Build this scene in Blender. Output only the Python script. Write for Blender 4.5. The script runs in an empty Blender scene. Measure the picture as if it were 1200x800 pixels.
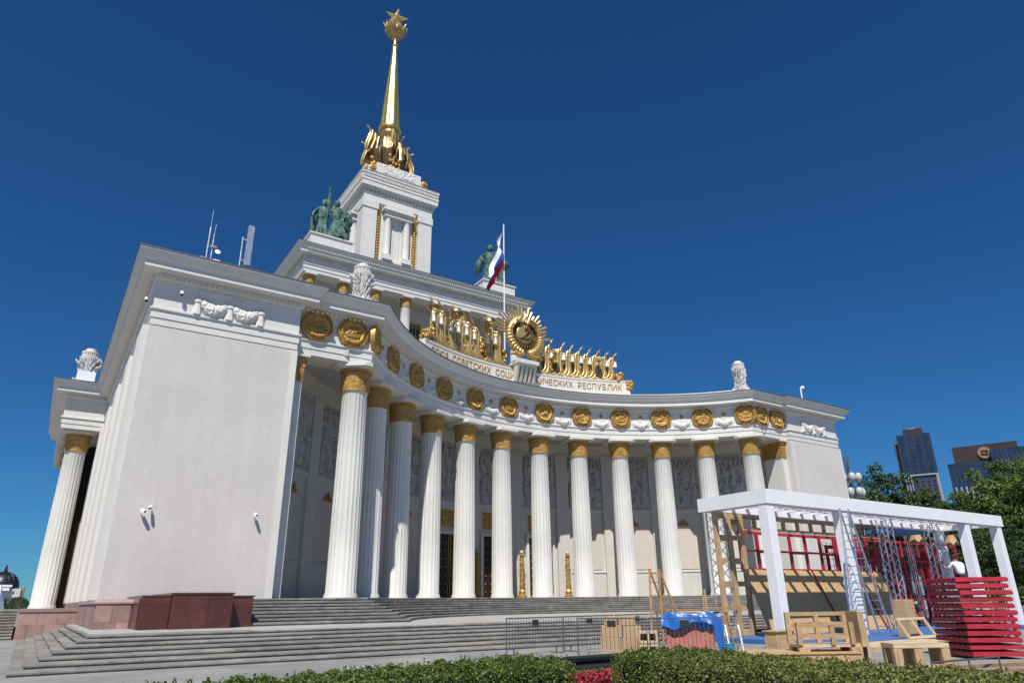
import bpy, bmesh, math, random
import numpy as np
from math import sin, cos, pi, radians, sqrt, atan2, asin
from mathutils import Vector, Matrix, Quaternion
random.seed(7); rng = np.random.default_rng(7)
scene = bpy.context.scene
COL = scene.collection

# ---------------------------------------------------------------- camera
cam = bpy.data.cameras.new('camera'); camo = bpy.data.objects.new('camera', cam); COL.objects.link(camo)
def cam_axes(yaw, pitch, roll):
    f = Vector((sin(yaw)*cos(pitch), cos(yaw)*cos(pitch), sin(pitch)))
    r = Vector((cos(yaw), -sin(yaw), 0)); u = r.cross(f)
    return cos(roll)*r+sin(roll)*u, -sin(roll)*r+cos(roll)*u, f
r_, u_, f_ = cam_axes(.589, .364, -.013)
camo.matrix_world = Matrix(((r_.x, u_.x, -f_.x, -33.655), (r_.y, u_.y, -f_.y, -25.725), (r_.z, u_.z, -f_.z, 1.6), (0, 0, 0, 1)))
cam.sensor_width = 36; cam.lens = 23.976; cam.clip_start = .1; cam.clip_end = 6000
scene.camera = camo
# ---------------------------------------------------------------- sky, sun, exposure
SUN_AZ, SUN_EL = radians(38), radians(55)          # light travels towards +x +y
w = bpy.data.worlds.new('World'); scene.world = w; w.use_nodes = True
nt = w.node_tree
sky = nt.nodes.new('ShaderNodeTexSky'); sky.sky_type = 'NISHITA'; sky.sun_disc = False
sky.sun_elevation = SUN_EL; sky.sun_rotation = pi+SUN_AZ
sky.altitude = 0; sky.air_density = 1.0; sky.dust_density = 0.0; sky.ozone_density = 6.0
bg = nt.nodes['Background']; bg.inputs['Strength'].default_value = .05
# deep, saturated June sky: one even tint over the whole dome
tint = nt.nodes.new('ShaderNodeVectorMath'); tint.operation = 'MULTIPLY'; tint.inputs[1].default_value = (.335, .86, 1.31)
nt.links.new(sky.outputs[0], tint.inputs[0]); nt.links.new(tint.outputs[0], bg.inputs[0])
sl = bpy.data.lights.new('sun', 'SUN'); sl.energy = 5.0; sl.angle = radians(.53); sl.color = (1, .95, .87)
so = bpy.data.objects.new('sun', sl); COL.objects.link(so)
so.rotation_euler = Vector((sin(SUN_AZ)*cos(SUN_EL), cos(SUN_AZ)*cos(SUN_EL), -sin(SUN_EL))).to_track_quat('-Z', 'Y').to_euler()
so.location = (-60, -80, 120)
scene.view_settings.view_transform = 'Standard'; scene.view_settings.look = 'None'
scene.view_settings.exposure = 0.18; scene.view_settings.gamma = 1.0

# ---------------------------------------------------------------- helpers
GRAIN = {'pine_wood', 'weathered_wood', 'plywood', 'crimson_painted_wood'}
class MB:
    def __init__(s): s.v = []; s.f = []
    def add(s, vs, fs):
        o = len(s.v); s.v += [tuple(v) for v in vs]; s.f += [tuple(i+o for i in f) for f in fs]; return s
    def box(s, x0, y0, z0, x1, y1, z1, M=None):
        vs = [(x0,y0,z0),(x1,y0,z0),(x1,y1,z0),(x0,y1,z0),(x0,y0,z1),(x1,y0,z1),(x1,y1,z1),(x0,y1,z1)]
        if M is not None: vs = [M @ Vector(v) for v in vs]
        return s.add(vs, [(3,2,1,0),(4,5,6,7),(0,1,5,4),(1,2,6,5),(2,3,7,6),(3,0,4,7)])
    def cbox(s, x0, y0, z0, x1, y1, z1, c=.01, M=None):
        # box with chamfered vertical and top edges
        vs = []
        for z, e in ((z0, 0), (z1-c, 0), (z1, c)):
            a0, a1, b0, b1 = x0+e, x1-e, y0+e, y1-e
            vs += [(a0+c,b0,z),(a1-c,b0,z),(a1,b0+c,z),(a1,b1-c,z),(a1-c,b1,z),(a0+c,b1,z),(a0,b1-c,z),(a0,b0+c,z)]
        if M is not None: vs = [M @ Vector(v) for v in vs]
        fs = [tuple(range(7,-1,-1)), tuple(range(16,24))]
        for k in (0, 8):
            for i in range(8): fs.append((k+i, k+(i+1)%8, k+8+(i+1)%8, k+8+i))
        return s.add(vs, fs)
    def bar(s, a, b, w, h=None, up=(0,0,1)):
        h = h or w; a = Vector(a); b = Vector(b); d = (b-a).normalized(); up = Vector(up)
        if abs(d.dot(up)) > .98: up = Vector((0,1,0)) if abs(d.y) < .9 else Vector((1,0,0))
        x = d.cross(up).normalized()*w/2; y = x.cross(d).normalized()*h/2
        vs = [a-x-y,a+x-y,a+x+y,a-x+y,b-x-y,b+x-y,b+x+y,b-x+y]
        return s.add(vs, [(0,3,2,1),(4,5,6,7),(0,1,5,4),(1,2,6,5),(2,3,7,6),(3,0,4,7)])
    def tube(s, pts, r, n=8, cap=True):
        pts = [Vector(p) for p in pts]; rs = r if hasattr(r, '__len__') else [r]*len(pts)
        prev = None; o = len(s.v)
        for i, p in enumerate(pts):
            d = (pts[min(i+1, len(pts)-1)]-pts[max(i-1, 0)]).normalized()
            if prev is None:
                up = Vector((0,0,1)) if abs(d.z) < .9 else Vector((1,0,0)); x = d.cross(up).normalized()
            else: x = (prev-d*prev.dot(d)).normalized()
            prev = x; y = d.cross(x)
            for k in range(n): s.v.append(tuple(p+(x*cos(2*pi*k/n)+y*sin(2*pi*k/n))*rs[i]))
        for i in range(len(pts)-1):
            for k in range(n):
                a = o+i*n+k; b = o+i*n+(k+1)%n; s.f.append((a, b, b+n, a+n))
        if cap:
            s.f.append(tuple(o+k for k in range(n-1,-1,-1))); e = o+(len(pts)-1)*n; s.f.append(tuple(e+k for k in range(n)))
        return s
    def lathe(s, prof, n=24, M=None, rf=None, cap=True, ph=0):
        o = len(s.v)
        for j, (r, z) in enumerate(prof):
            for k in range(n):
                a = 2*pi*k/n+ph; rr = r*(rf(a, j) if rf else 1); v = Vector((rr*cos(a), rr*sin(a), z))
                s.v.append(tuple(M @ v if M is not None else v))
        for j in range(len(prof)-1):
            for k in range(n):
                a = o+j*n+k; b = o+j*n+(k+1)%n; s.f.append((a, b, b+n, a+n))
        if cap:
            s.f.append(tuple(o+k for k in range(n-1,-1,-1))); e = o+(len(prof)-1)*n; s.f.append(tuple(e+k for k in range(n)))
        return s
    def prism(s, poly, z0, z1):
        n = len(poly); area = sum(poly[i][0]*poly[(i+1)%n][1]-poly[(i+1)%n][0]*poly[i][1] for i in range(n))
        if area < 0: poly = poly[::-1]
        vs = [(p[0], p[1], z0) for p in poly]+[(p[0], p[1], z1) for p in poly]
        return s.add(vs, [tuple(range(n-1,-1,-1)), tuple(range(n, 2*n))]+[(i, (i+1)%n, n+(i+1)%n, n+i) for i in range(n)])
    def vprism(s, poly, y0, y1, M=None):
        # polygon in x,z extruded along y (front y0)
        n = len(poly); area = sum(poly[i][0]*poly[(i+1)%n][1]-poly[(i+1)%n][0]*poly[i][1] for i in range(n))
        if area < 0: poly = poly[::-1]
        vs = [(p[0], y0, p[1]) for p in poly]+[(p[0], y1, p[1]) for p in poly]
        if M is not None: vs = [M @ Vector(v) for v in vs]
        return s.add(vs, [tuple(range(n)), tuple(range(2*n-1, n-1, -1))]+[(i, n+i, n+(i+1)%n, (i+1)%n) for i in range(n)])
    def sweep(s, path, prof, caps=True):
        # path: 2D points, outward = right-hand side; prof: closed (offset, z)
        n = len(path); m = len(prof); o = len(s.v); nr = []
        for i in range(n):
            ns = []
            for a, b in ((i-1, i), (i, i+1)):
                if a < 0 or b >= n: continue
                dx = path[b][0]-path[a][0]; dy = path[b][1]-path[a][1]; L = sqrt(dx*dx+dy*dy); ns.append((dy/L, -dx/L))
            if len(ns) == 1: nr.append(ns[0])
            else:
                k = 1+ns[0][0]*ns[1][0]+ns[0][1]*ns[1][1]; nr.append(((ns[0][0]+ns[1][0])/k, (ns[0][1]+ns[1][1])/k))
        for p, q in zip(path, nr):
            for (d, z) in prof: s.v.append((p[0]+q[0]*d, p[1]+q[1]*d, z))
        for i in range(n-1):
            for k in range(m):
                a = o+i*m+k; b = o+i*m+(k+1)%m; s.f.append((a, a+m, b+m, b))
        if caps: s.f.append(tuple(o+k for k in range(m))); e = o+(n-1)*m; s.f.append(tuple(e+k for k in range(m-1,-1,-1)))
        return s
    def mesh(s, name, m, smooth=0):
        me = bpy.data.meshes.new(name); me.from_pydata(s.v, [], s.f); me.update()
        if m is not None:
            me.materials.append(m)
            if m.name in GRAIN and s.v:                    # board coordinates: longest side first, for the wood grain
                A = np.array(s.v); ax = np.argsort(-(A.max(0)-A.min(0))); at = me.attributes.new('grain', 'FLOAT_VECTOR', 'POINT'); at.data.foreach_set('vector', A[:, ax].astype(np.float32).reshape(-1))
        if smooth:
            me.polygons.foreach_set('use_smooth', [True]*len(me.polygons)); me.set_sharp_from_angle(angle=radians(smooth))
        return me
    def build(s, name, m, parent=None, smooth=0, loc=None, rot=None, sc=None):
        return link(name, s.mesh(name, m, smooth), parent, loc, rot, sc)
def link(name, me, parent=None, loc=None, rot=None, sc=None):
    o = bpy.data.objects.new(name, me); COL.objects.link(o)
    if parent: o.parent = parent
    if loc is not None: o.location = loc
    if rot is not None: o.rotation_euler = rot if hasattr(rot, '__len__') else (0, 0, rot)
    if sc is not None: o.scale = sc if hasattr(sc, '__len__') else (sc, sc, sc)
    return o
def tag(o, label=None, cat=None, group=None, kind=None):
    if label: o['label'] = label
    if cat: o['category'] = cat
    if group: o['group'] = group
    if kind: o['kind'] = kind
    return o
def thing(name, label, cat, loc=(0,0,0), rot=0, group=None, sc=None):
    return tag(link(name, None, None, loc, rot, sc), label, cat, group)
def copy_tree(o, parent=None):
    c = o.copy(); COL.objects.link(c)
    if parent: c.parent = parent
    for ch in [x for x in bpy.data.objects if x.parent == o]: copy_tree(ch, c)
    return c

# ---------------------------------------------------------------- materials
def mat(name, col, rough=.6, metal=0., var=.10, scale=2., bump=0., bscale=30., rnd=0., streak=0., col2=None, c2s=1.2, c2w=.12, attr=False, trans=0., spec=.5, coat=0., obj=False):
    m = bpy.data.materials.new(name); m.use_nodes = True; t = m.node_tree; N = t.nodes.new; L = t.links.new
    b = t.nodes['Principled BSDF']; b.inputs['Roughness'].default_value = rough; b.inputs['Metallic'].default_value = metal
    b.inputs['Specular IOR Level'].default_value = spec; b.inputs['Coat Weight'].default_value = coat
    if obj: pos = N('ShaderNodeTexCoord').outputs['Object']
    else: pos = N('ShaderNodeNewGeometry').outputs['Position']
    def noise(sc, det=5, vec=None, rg=.6):
        n = N('ShaderNodeTexNoise'); n.inputs['Scale'].default_value = sc; n.inputs['Detail'].default_value = det; n.inputs['Roughness'].default_value = rg
        L(vec or pos, n.inputs['Vector']); return n.outputs['Fac']
    def ramp(f, a, b_):
        r = N('ShaderNodeMapRange'); r.inputs['To Min'].default_value = a; r.inputs['To Max'].default_value = b_
        r.inputs['From Min'].default_value = .28; r.inputs['From Max'].default_value = .72; L(f, r.inputs['Value']); return r.outputs[0]
    def mul(a, b_):
        k = N('ShaderNodeMath'); k.operation = 'MULTIPLY'; L(a, k.inputs[0]); L(b_, k.inputs[1]); return k.outputs[0]
    val = mul(ramp(noise(scale), 1-var, 1+var), ramp(noise(scale*11, 3), 1-var*.5, 1+var*.5))
    if streak:
        mp = N('ShaderNodeMapping'); mp.inputs['Scale'].default_value = (2.2, 2.2, .07); L(pos, mp.inputs['Vector'])
        val = mul(val, ramp(noise(1., 6, mp.outputs[0], .7), 1-streak, 1+streak*.3))
    if name in GRAIN:
        ga = N('ShaderNodeAttribute'); ga.attribute_name = 'grain'; gm = N('ShaderNodeMapping'); gm.inputs['Scale'].default_value = (1.3, 26, 26); L(ga.outputs['Vector'], gm.inputs['Vector'])
        val = mul(val, ramp(noise(1., 5, gm.outputs[0], .65), .66, 1.22))
    if rnd:
        oi = N('ShaderNodeObjectInfo'); r = N('ShaderNodeMapRange'); r.inputs['To Min'].default_value = 1-rnd; r.inputs['To Max'].default_value = 1+rnd
        L(oi.outputs['Random'], r.inputs['Value']); val = mul(val, r.outputs[0])
    if attr:
        at = N('ShaderNodeAttribute'); at.attribute_name = 'rnd'; r = N('ShaderNodeMapRange'); r.inputs['To Min'].default_value = .55; r.inputs['To Max'].default_value = 1.5
        L(at.outputs['Fac'], r.inputs['Value']); val = mul(val, r.outputs[0])
    c = N('ShaderNodeRGB'); c.outputs[0].default_value = (*col, 1); base = c.outputs[0]
    if col2:
        mx = N('ShaderNodeMix'); mx.data_type = 'RGBA'; mx.inputs[7].default_value = (*col2, 1); L(base, mx.inputs[6])
        rr = N('ShaderNodeMapRange'); rr.inputs['From Min'].default_value = .5-c2w; rr.inputs['From Max'].default_value = .5+c2w
        L(noise(c2s, 4), rr.inputs['Value']); L(rr.outputs[0], mx.inputs[0]); base = mx.outputs[2]
    h = N('ShaderNodeVectorMath'); h.operation = 'SCALE'; L(base, h.inputs[0]); L(val, h.inputs['Scale'])
    L(h.outputs[0], b.inputs['Base Color'])
    if bump:
        bp = N('ShaderNodeBump'); bp.inputs['Strength'].default_value = bump; bp.inputs['Distance'].default_value = .03
        L(noise(bscale, 6), bp.inputs['Height']); L(bp.outputs[0], b.inputs['Normal'])
    rv = ramp(noise(scale*4, 4), max(rough-.08, .03), min(rough+.08, 1)); L(rv, b.inputs['Roughness'])
    if trans:
        tr = N('ShaderNodeBsdfTranslucent'); L(h.outputs[0], tr.inputs[0]); ms = N('ShaderNodeMixShader'); ms.inputs[0].default_value = trans
        L(b.outputs[0], ms.inputs[1]); L(tr.outputs[0], ms.inputs[2]); L(ms.outputs[0], t.nodes['Material Output'].inputs[0])
    return m
MT = dict(
    stucco=mat('stucco', (.585,.555,.53), .9, var=.06, scale=.3, bump=.3, bscale=7, streak=.06),
    white=mat('white_paint', (.66,.65,.615), .6, var=.045, scale=.8, bump=.06, bscale=14, streak=.07),
    offwhite=mat('off_white_paint', (.58,.56,.51), .65, var=.06, scale=.8, streak=.09),
    cream=mat('cream_panel', (.56,.505,.45), .8, var=.05, scale=1.5, bump=.15, bscale=12),
    grey=mat('grey_relief_plaster', (.47,.46,.45), .8, var=.16, scale=2.5, streak=.1),
    ceiling=mat('ceiling_paint', (.46,.45,.43), .8, var=.05),
    gold=mat('ochre_gold_leaf', (.56,.345,.09), .5, .35, var=.25, scale=3.5, bump=.3, bscale=16, col2=(.34,.195,.055), c2w=.3, c2s=2.),
    goldbright=mat('bright_gold_leaf', (.66,.50,.22), .38, .6, var=.2, scale=2., bump=.2, bscale=10, col2=(.46,.30,.11), c2w=.25, c2s=1.2),
    golddark=mat('shade_darkened_gold', (.20,.13,.05), .5, .5, var=.3, scale=2., bump=.3, bscale=10, col2=(.09,.06,.03), c2w=.25, c2s=1.4),  # gold with shade put into its colour
    spire=mat('polished_gold', (.76,.58,.19), .36, .85, var=.08, scale=.7, bump=.04, bscale=3),
    bronze=mat('green_patina_bronze', (.095,.22,.18), .75, .1, var=.35, scale=1.2, bump=.4, bscale=7, col2=(.022,.045,.04), c2w=.15, c2s=1.6),  # dark second tone stands in for shade in the folds
    roof=mat('dark_sheet_metal', (.13,.135,.14), .5, .5, var=.12),
    roofgrey=mat('grey_painted_metal', (.40,.40,.40), .55, .1, var=.08, scale=.7),
    step=mat('grey_step_granite', (.245,.235,.215), .85, var=.22, scale=1.3, bump=.35, bscale=25, rnd=.17, col2=(.155,.148,.135), c2s=2.4, c2w=.2),
    landing=mat('pale_landing_asphalt', (.34,.335,.325), .9, var=.12, scale=.8, bump=.2, bscale=30),
    asphalt=mat('pale_grey_asphalt', (.255,.253,.248), .92, var=.16, scale=.5, bump=.3, bscale=60, col2=(.205,.2,.195), c2s=.35, c2w=.1),
    pink=mat('pink_granite', (.36,.235,.205), .5, var=.16, scale=2.2, bump=.05, bscale=60, rnd=.2, col2=(.30,.19,.165), c2s=1.3, c2w=.25),
    red=mat('polished_red_granite', (.105,.034,.027), .28, var=.22, scale=1.2, bump=.03, bscale=60, rnd=.13, col2=(.08,.027,.022), c2s=3., c2w=.25),
    dark=mat('dark_bronze_and_shade', (.035,.022,.014), .45, .4, var=.2),
    glass=mat('dark_glass', (.02,.024,.03), .08, 0, var=.1, spec=.8),
    whitemetal=mat('white_lacquered_metal', (.80,.80,.83), .4, var=.025, scale=1.5),
    alu=mat('aluminium', (.62,.63,.65), .35, .8, var=.08),
    steel=mat('galvanised_steel', (.16,.155,.15), .5, .6, var=.18, scale=4),
    black=mat('black_rubber', (.02,.02,.021), .6, var=.2),
    wood=mat('pine_wood', (.45,.305,.165), .75, var=.22, scale=3., bump=.15, bscale=40, rnd=.16),
    oldwood=mat('weathered_wood', (.33,.175,.075), .75, var=.2, scale=5., rnd=.2, bump=.2),
    ply=mat('plywood', (.55,.425,.27), .7, var=.1, scale=2., rnd=.1),
    osb=mat('osb_board', (.54,.37,.19), .75, var=.12, scale=9., bump=.25, bscale=40, rnd=.06, col2=(.42,.25,.10), c2s=22., c2w=.12),
    redpaint=mat('crimson_painted_wood', (.40,.018,.036), .6, var=.2, scale=3., rnd=.18, bump=.15, bscale=25),
    tarp=mat('blue_tarpaulin', (.012,.13,.50), .35, var=.16, scale=4., bump=.3, bscale=9, spec=.6),
    bluefloor=mat('blue_deck_paint', (.05,.14,.36), .6, var=.16, scale=2.),
    navy=mat('navy_cloth', (.02,.026,.045), .85, var=.2, scale=6.),
    shirt=mat('white_cotton', (.74,.74,.76), .85, var=.05, scale=6.),
    skin=mat('skin', (.42,.22,.15), .6, var=.08),
    hair=mat('dark_hair', (.016,.012,.01), .7),
    trousers=mat('black_trousers', (.018,.018,.02), .85, var=.2),
    pinkboard=mat('pink_faced_board', (.42,.15,.13), .75, var=.2, scale=2.5, streak=.15),
    card=mat('cardboard', (.43,.295,.17), .85, var=.09, scale=2., rnd=.08),
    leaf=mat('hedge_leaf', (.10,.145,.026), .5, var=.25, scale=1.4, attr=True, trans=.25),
    leaf2=mat('yellow_green_hedge_leaf', (.15,.17,.04), .5, var=.25, scale=1.4, attr=True, trans=.25),  # lighter yellow-green leaf for one hedge
    hedgecore=mat('hedge_twigs', (.018,.026,.010), .9, var=.3, scale=6.),
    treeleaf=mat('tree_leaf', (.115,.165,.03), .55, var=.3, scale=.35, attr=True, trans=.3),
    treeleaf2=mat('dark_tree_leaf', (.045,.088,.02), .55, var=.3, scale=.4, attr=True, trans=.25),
    bark=mat('bark', (.09,.065,.045), .9, var=.25, scale=3.),
    grass=mat('grass_blades', (.07,.13,.022), .6, var=.2, scale=2., attr=True, trans=.2),
    flower=mat('crimson_leaves', (.25,.022,.028), .6, var=.2, scale=4., attr=True),
    soil=mat('soil', (.05,.04,.03), .95, var=.25, scale=4.),
    teal=mat('teal_plastic', (.02,.30,.40), .35),
    stripew=mat('white_flag_cloth', (.78,.78,.80), .8, var=.04), stripeb=mat('blue_flag_cloth', (.03,.085,.42), .8, var=.06), striper=mat('red_flag_cloth', (.52,.02,.03), .8, var=.06),
    skyglass=mat('blue_curtain_wall', (.022,.045,.085), .2, .15, var=.35, scale=.09, spec=.5),
    twdark=mat('dark_facade_panel', (.055,.05,.058), .55, var=.15, scale=.1), twwhite=mat('pale_facade_fin', (.30,.32,.35), .6, var=.08, scale=.1),
    twbrown=mat('brown_crown_panel', (.032,.016,.014), .7, var=.14, scale=.1), signtan=mat('tan_sign', (.26,.15,.11), .6),
    dome=mat('dark_dome_metal', (.028,.032,.04), .4, .5, var=.25, scale=.25),
    globe=mat('opal_glass', (.46,.47,.47), .2, var=.03),
    ochrepaint=mat('ochre_trim', (.50,.30,.07), .5, .4, var=.15),
    orange=mat('orange_cord', (.7,.2,.03), .6),
)
# ================================================================ the setting
SP = 3000
g = MB(); g.add([(-SP,-SP,0),(SP,-SP,0),(SP,SP,0),(-SP,SP,0)], [(0,1,2,3)])
tag(g.build('ground', MT['asphalt']), kind='structure')

ZL, ZP = .72, 1.9
AR = .1709                                   # angle between two columns of the arc
def arcang(i): return (i-5.5)*AR
def arc_pt(a, R): return (R*sin(a), R*cos(a))
# landing between the two flights
lx, ly = -31.7, 2.6
tag(MB().prism([(lx, ly), (60, ly), (60, 40), (lx, 40)], .0, ZL).build('landing', MT['landing']), kind='structure')
stairs = tag(link('lower_stairs', None), kind='structure')
def slab_run(p0, p1, depth, z0, z1, parent, m, L=2.3, inward=(0,1)):
    d = Vector((p1[0]-p0[0], p1[1]-p0[1])); tot = d.length; d.normalize(); t = -random.uniform(0, L*.7); nrm = Vector(inward)
    while t < tot:
        l = L*random.uniform(.75, 1.25); a = max(t, 0)+.004; b = min(t+l, tot)-.004; t += l
        if b-a < .15: continue
        dz = random.uniform(-.006, .004); dn = random.uniform(-.012, .012)
        A = Vector(p0)+d*a+nrm*dn; B = Vector(p0)+d*b+nrm*dn; c = .018; nz = z0+(z1-z0)*.42; rc = .035
        q = [A, B, B+nrm*depth, A+nrm*depth]
        f0 = [A+nrm*rc, B+nrm*rc]; vs = [(p.x, p.y, z0) for p in f0+q[2:]]+[(q[0].x,q[0].y,z1-c+dz),(q[1].x,q[1].y,z1-c+dz)]+[(q[0].x+nrm.x*c,q[0].y+nrm.y*c,z1+dz),(q[1].x+nrm.x*c,q[1].y+nrm.y*c,z1+dz)]+[(q[2].x,q[2].y,z1+dz),(q[3].x,q[3].y,z1+dz)]+[(p.x, p.y, nz) for p in f0]+[(q[0].x,q[0].y,nz),(q[1].x,q[1].y,nz)]
        fs = [(0,1,11,10),(10,11,13,12),(12,13,5,4),(4,5,7,6),(6,7,8,9),(1,2,8,7,5,13,11),(0,10,12,4,6,9,3),(2,3,9,8)]
        mb = MB(); mb.v = vs; mb.f = fs
        # keep normals outward for either run direction
        o = mb.build('slab', m, parent)
    return
RZ = ZL/7
for j in range(7):
    yj = -3.3+.95*j; xj = -33.8+.325*j; z0, z1 = RZ*j+.002*(j>0), RZ*(j+1)
    slab_run((xj, yj), (52, yj), 1.02 if j < 6 else 1.2, z0, z1, stairs, MT['step'], 2.5)
    slab_run((xj, 19), (xj, yj+1.02), .38, z0, z1-.003, stairs, MT['step'], 2.4, (1, 0))
MB().prism([(-31.75, 2.5), (52, 2.5), (52, 3), (-31.75, 3)], 0, ZL-.03).build('stair_core', MT['step'], stairs)

# upper flight, straight before the wings, concave between them
upper = tag(link('upper_stairs', None), kind='structure')
UR = (ZP-ZL)/8
def upath(j, n=24):
    t = j/7; c = 17.65+.98*t; y = 7.6+3.3*t; ym = 19.3+2.5*t; h = ym-y; R = (c*c+h*h)/2/h; yc = ym-R; am = asin(c/R)
    return c, y, [(R*sin(a), yc+R*cos(a)) for a in np.linspace(-am, am, n+1)], yc, R
for j in range(8):
    c, y, pts, yc, R = upath(j); z0, z1 = ZL+UR*j+.002, ZL+UR*(j+1)
    slab_run((-25.6, y), (-c, y), .75, z0, z1, upper, MT['step'], 2.4); slab_run((c, y), (31, y), .75, z0, z1, upper, MT['step'], 2.4)
    for k in range(24):
        a, b = pts[k], pts[k+1]; m_ = ((a[0]+b[0])/2, (a[1]+b[1])/2); L = sqrt(m_[0]**2+(m_[1]-yc)**2); inw = (m_[0]/L, (m_[1]-yc)/L)
        slab_run(a, b, .8, z0, z1-.001*(k % 2), upper, MT['step'], 4., inw)
c, y, pts, yc, R = upath(7)
plat = [(-30.9, 12.7), (-25.6, 12.7), (-25.6, 11.3)]+[(p[0]*1.006, p[1]+.4) for p in pts]+[(31, 11.3), (31, 70), (-31, 70)]
tag(MB().prism(plat, .81, ZP-.012).build('platform', MT['step']), kind='structure')

# ================================================================ the pavilion
pav = thing('pavilion', 'white columned pavilion with curved portico, stepped tower and tall golden spire', 'pavilion')
def part(name, mb, m, parent=pav, smooth=0, **k): return mb.build(name, m, parent, smooth, **k)
YF, XI, XO, YB = 12.55, 23.28, 31.1, 13.0
RE, RC, RW = 22.6, 23.6, 28.0
AE = atan2(18.5, 13.0)
# walls of both wings
for s in (-1, 1):
    mb = MB(); mb.box(min(s*XO, s*XI), YF, ZP-.02, max(s*XO, s*XI), 62, 15.5)
    wl = part('wing_wall', mb, MT['stucco'])
    wl['label'] = 'rough plaster wing wall beside the curved colonnade'
    # corner anta with gold capital
    x0, x1 = sorted((s*(XI+.002), s*22.62))
    a = part('pilaster', MB().box(x0, 13.25, ZP, x1, 15.2, 13.9), MT['white'])
    part('pilaster', MB().box(min(s*23.55, s*23.25), YF-.07, ZP, max(s*23.55, s*23.25), YF+.2, 15.46), MT['white'])
    cb = MB()
    for k in range(5):
        f = k/4; e = .02+.13*f*f; cb.box(x0-e, 13.25-e, 13.9+.3*k, x1+e, 15.2, 13.9+.3*(k+1)+.002)
    for yy in np.arange(13.3, 15.2, .2):
        X = x1 if s < 0 else x0
        cb.box(X-.08, yy, 13.92, X+.08, yy+.13, 14.75)
    for xx in np.arange(x0+.03, x1-.1, .2): cb.box(xx, 13.14, 13.92, xx+.13, 13.3, 14.75)
    part('capital', cb, MT['gold'], a)
    part('abacus', MB().box(x0-.3, 12.92, 15.4, x1+.3, 15.5, 15.56), MT['white'], a)
# fluted pilasters on the outer sides
def fluted_pil(y0, y1, x, s, z0, z1):
    mb = MB(); n = 5; wd = (y1-y0)/n
    mb.box(min(x, x+s*.18), y0, z0, max(x, x+s*.18), y1, z1)
    for k in range(n+1):
        yy = y0+wd*k; mb.box(min(x, x+s*.3), yy-.08, z0, max(x, x+s*.3), yy+.08, z1)
    return mb
for s in (-1, 1):
    for yc_ in (13.75, 19.5, 26, 32.5, 38.5): part('pilaster', fluted_pil(yc_-1.1, yc_+1.1, s*XO, s, ZP, 15.46), MT['white'])
    for yc_ in (16.6, 22.7): part('wall_relief', MB().box(min(s*XO,s*(XO+.1)), yc_-.7, 9., max(s*XO,s*(XO+.1)), yc_+.7, 13.5), MT['offwhite'])
# side porticoes
colx = 32.75
for s in (-1, 1):
    part('portico_shade_sheet', MB().box(min(s*32.5, s*31.1), 48, 1.5, max(s*32.5, s*31.1), 48.3, 15.5), MT['dark'])  # added dark sheet standing in for the shaded portico interior
    part('portico_ceiling', MB().box(min(s*33.9, s*31.0), 41.2, 15.45, max(s*33.9, s*31.0), 62, 15.6), MT['ceiling'])
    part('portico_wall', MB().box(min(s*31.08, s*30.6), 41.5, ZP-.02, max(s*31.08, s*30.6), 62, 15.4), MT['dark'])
    for k in range(14): part('door_bar', MB().box(min(s*31.2,s*31.12), 42+k*.5, 1.9, max(s*31.2,s*31.12), 42.14+k*.5, 14), MT['offwhite'])

# entablature swept along the whole front
arcp = [arc_pt(a, RE) for a in np.linspace(-AE, AE, 73)]
half = [(-34.2, 62), (-34.2, 41.1), (-XO, 41.1), (-XO, YF), (-XI, YF), (-XI, YB)]
EP = half+arcp+[(-x, y) for x, y in half[::-1]]
part('architrave', MB().sweep(EP, [(-1.9,15.56),(.0,15.56),(.0,15.95),(.045,15.96),(.045,16.36),(.13,16.42),(.13,16.52),(.03,16.56),(-1.9,16.56)]), MT['white'])
part('frieze', MB().sweep(EP, [(-1.85,16.565),(.0,16.565),(.0,18.12),(-1.85,18.12)]), MT['white'])
part('cornice', MB().sweep(EP, [(-1.9,18.125),(.06,18.125),(.14,18.2),(.16,18.42),(.26,18.46),(.8,18.5),(.8,18.82),(.83,18.84),(.95,18.97),(.99,19.0),(.99,19.035),(1.03,19.07),(1.18,19.31),(1.18,19.42),(-1.9,19.52)]), MT['white'])
part('roof_edge', MB().sweep(EP, [(.6,19.46),(1.215,19.385),(1.215,19.46),(.6,19.54)]), MT['roof'])
part('roof', MB().prism([(-34, 62), (-34, 41.5), (-30.9, 41.5), (-30.9, 12.8), (-18.6, 13.2)]+[arc_pt(a, RE+.4) for a in np.linspace(-AE, AE, 41)]+[(18.6, 13.2), (30.9, 12.8), (30.9, 41.5), (34, 41.5), (34, 62)], 18.9, 19.515), MT['roof'])
part('blocking_course', MB().sweep([(-XO+.7, 30), (-XO+.7, YF+.6), (-XI+.3, YF+.6), (-19.4, YB+.7)]+[arc_pt(a, RE+.55) for a in np.linspace(-AE, AE, 49)]+[(19.4, YB+.7), (XI-.3, YF+.6), (XO-.7, YF+.6), (XO-.7, 30)], [(-.3,19.5),(0,19.5),(0,20.05),(-.3,20.05)]), MT['offwhite'])
# dentils (too small to pick apart)
def walk(path, off, stepd):
    out = []
    for i in range(len(path)-1):
        a = Vector(path[i]); b = Vector(path[i+1]); d = b-a; L = d.length; d.normalize(); nrm = Vector((d.y, -d.x)); n = max(1, round(L/stepd))
        for k in range(n): out.append((a+d*(L*(k+.5)/n)+nrm*off, d, nrm))
    return out
db = MB()
for p, d, nn in walk(EP[1:-1], .16, .3):
    a = p-d*.085; b = p+d*.085; c2 = b+nn*.1; e = a+nn*.1
    db.prism([a, e, c2, b], 18.24, 18.4)
dn = part('dentils', db, MT['white']); dn['kind'] = 'stuff'

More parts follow.
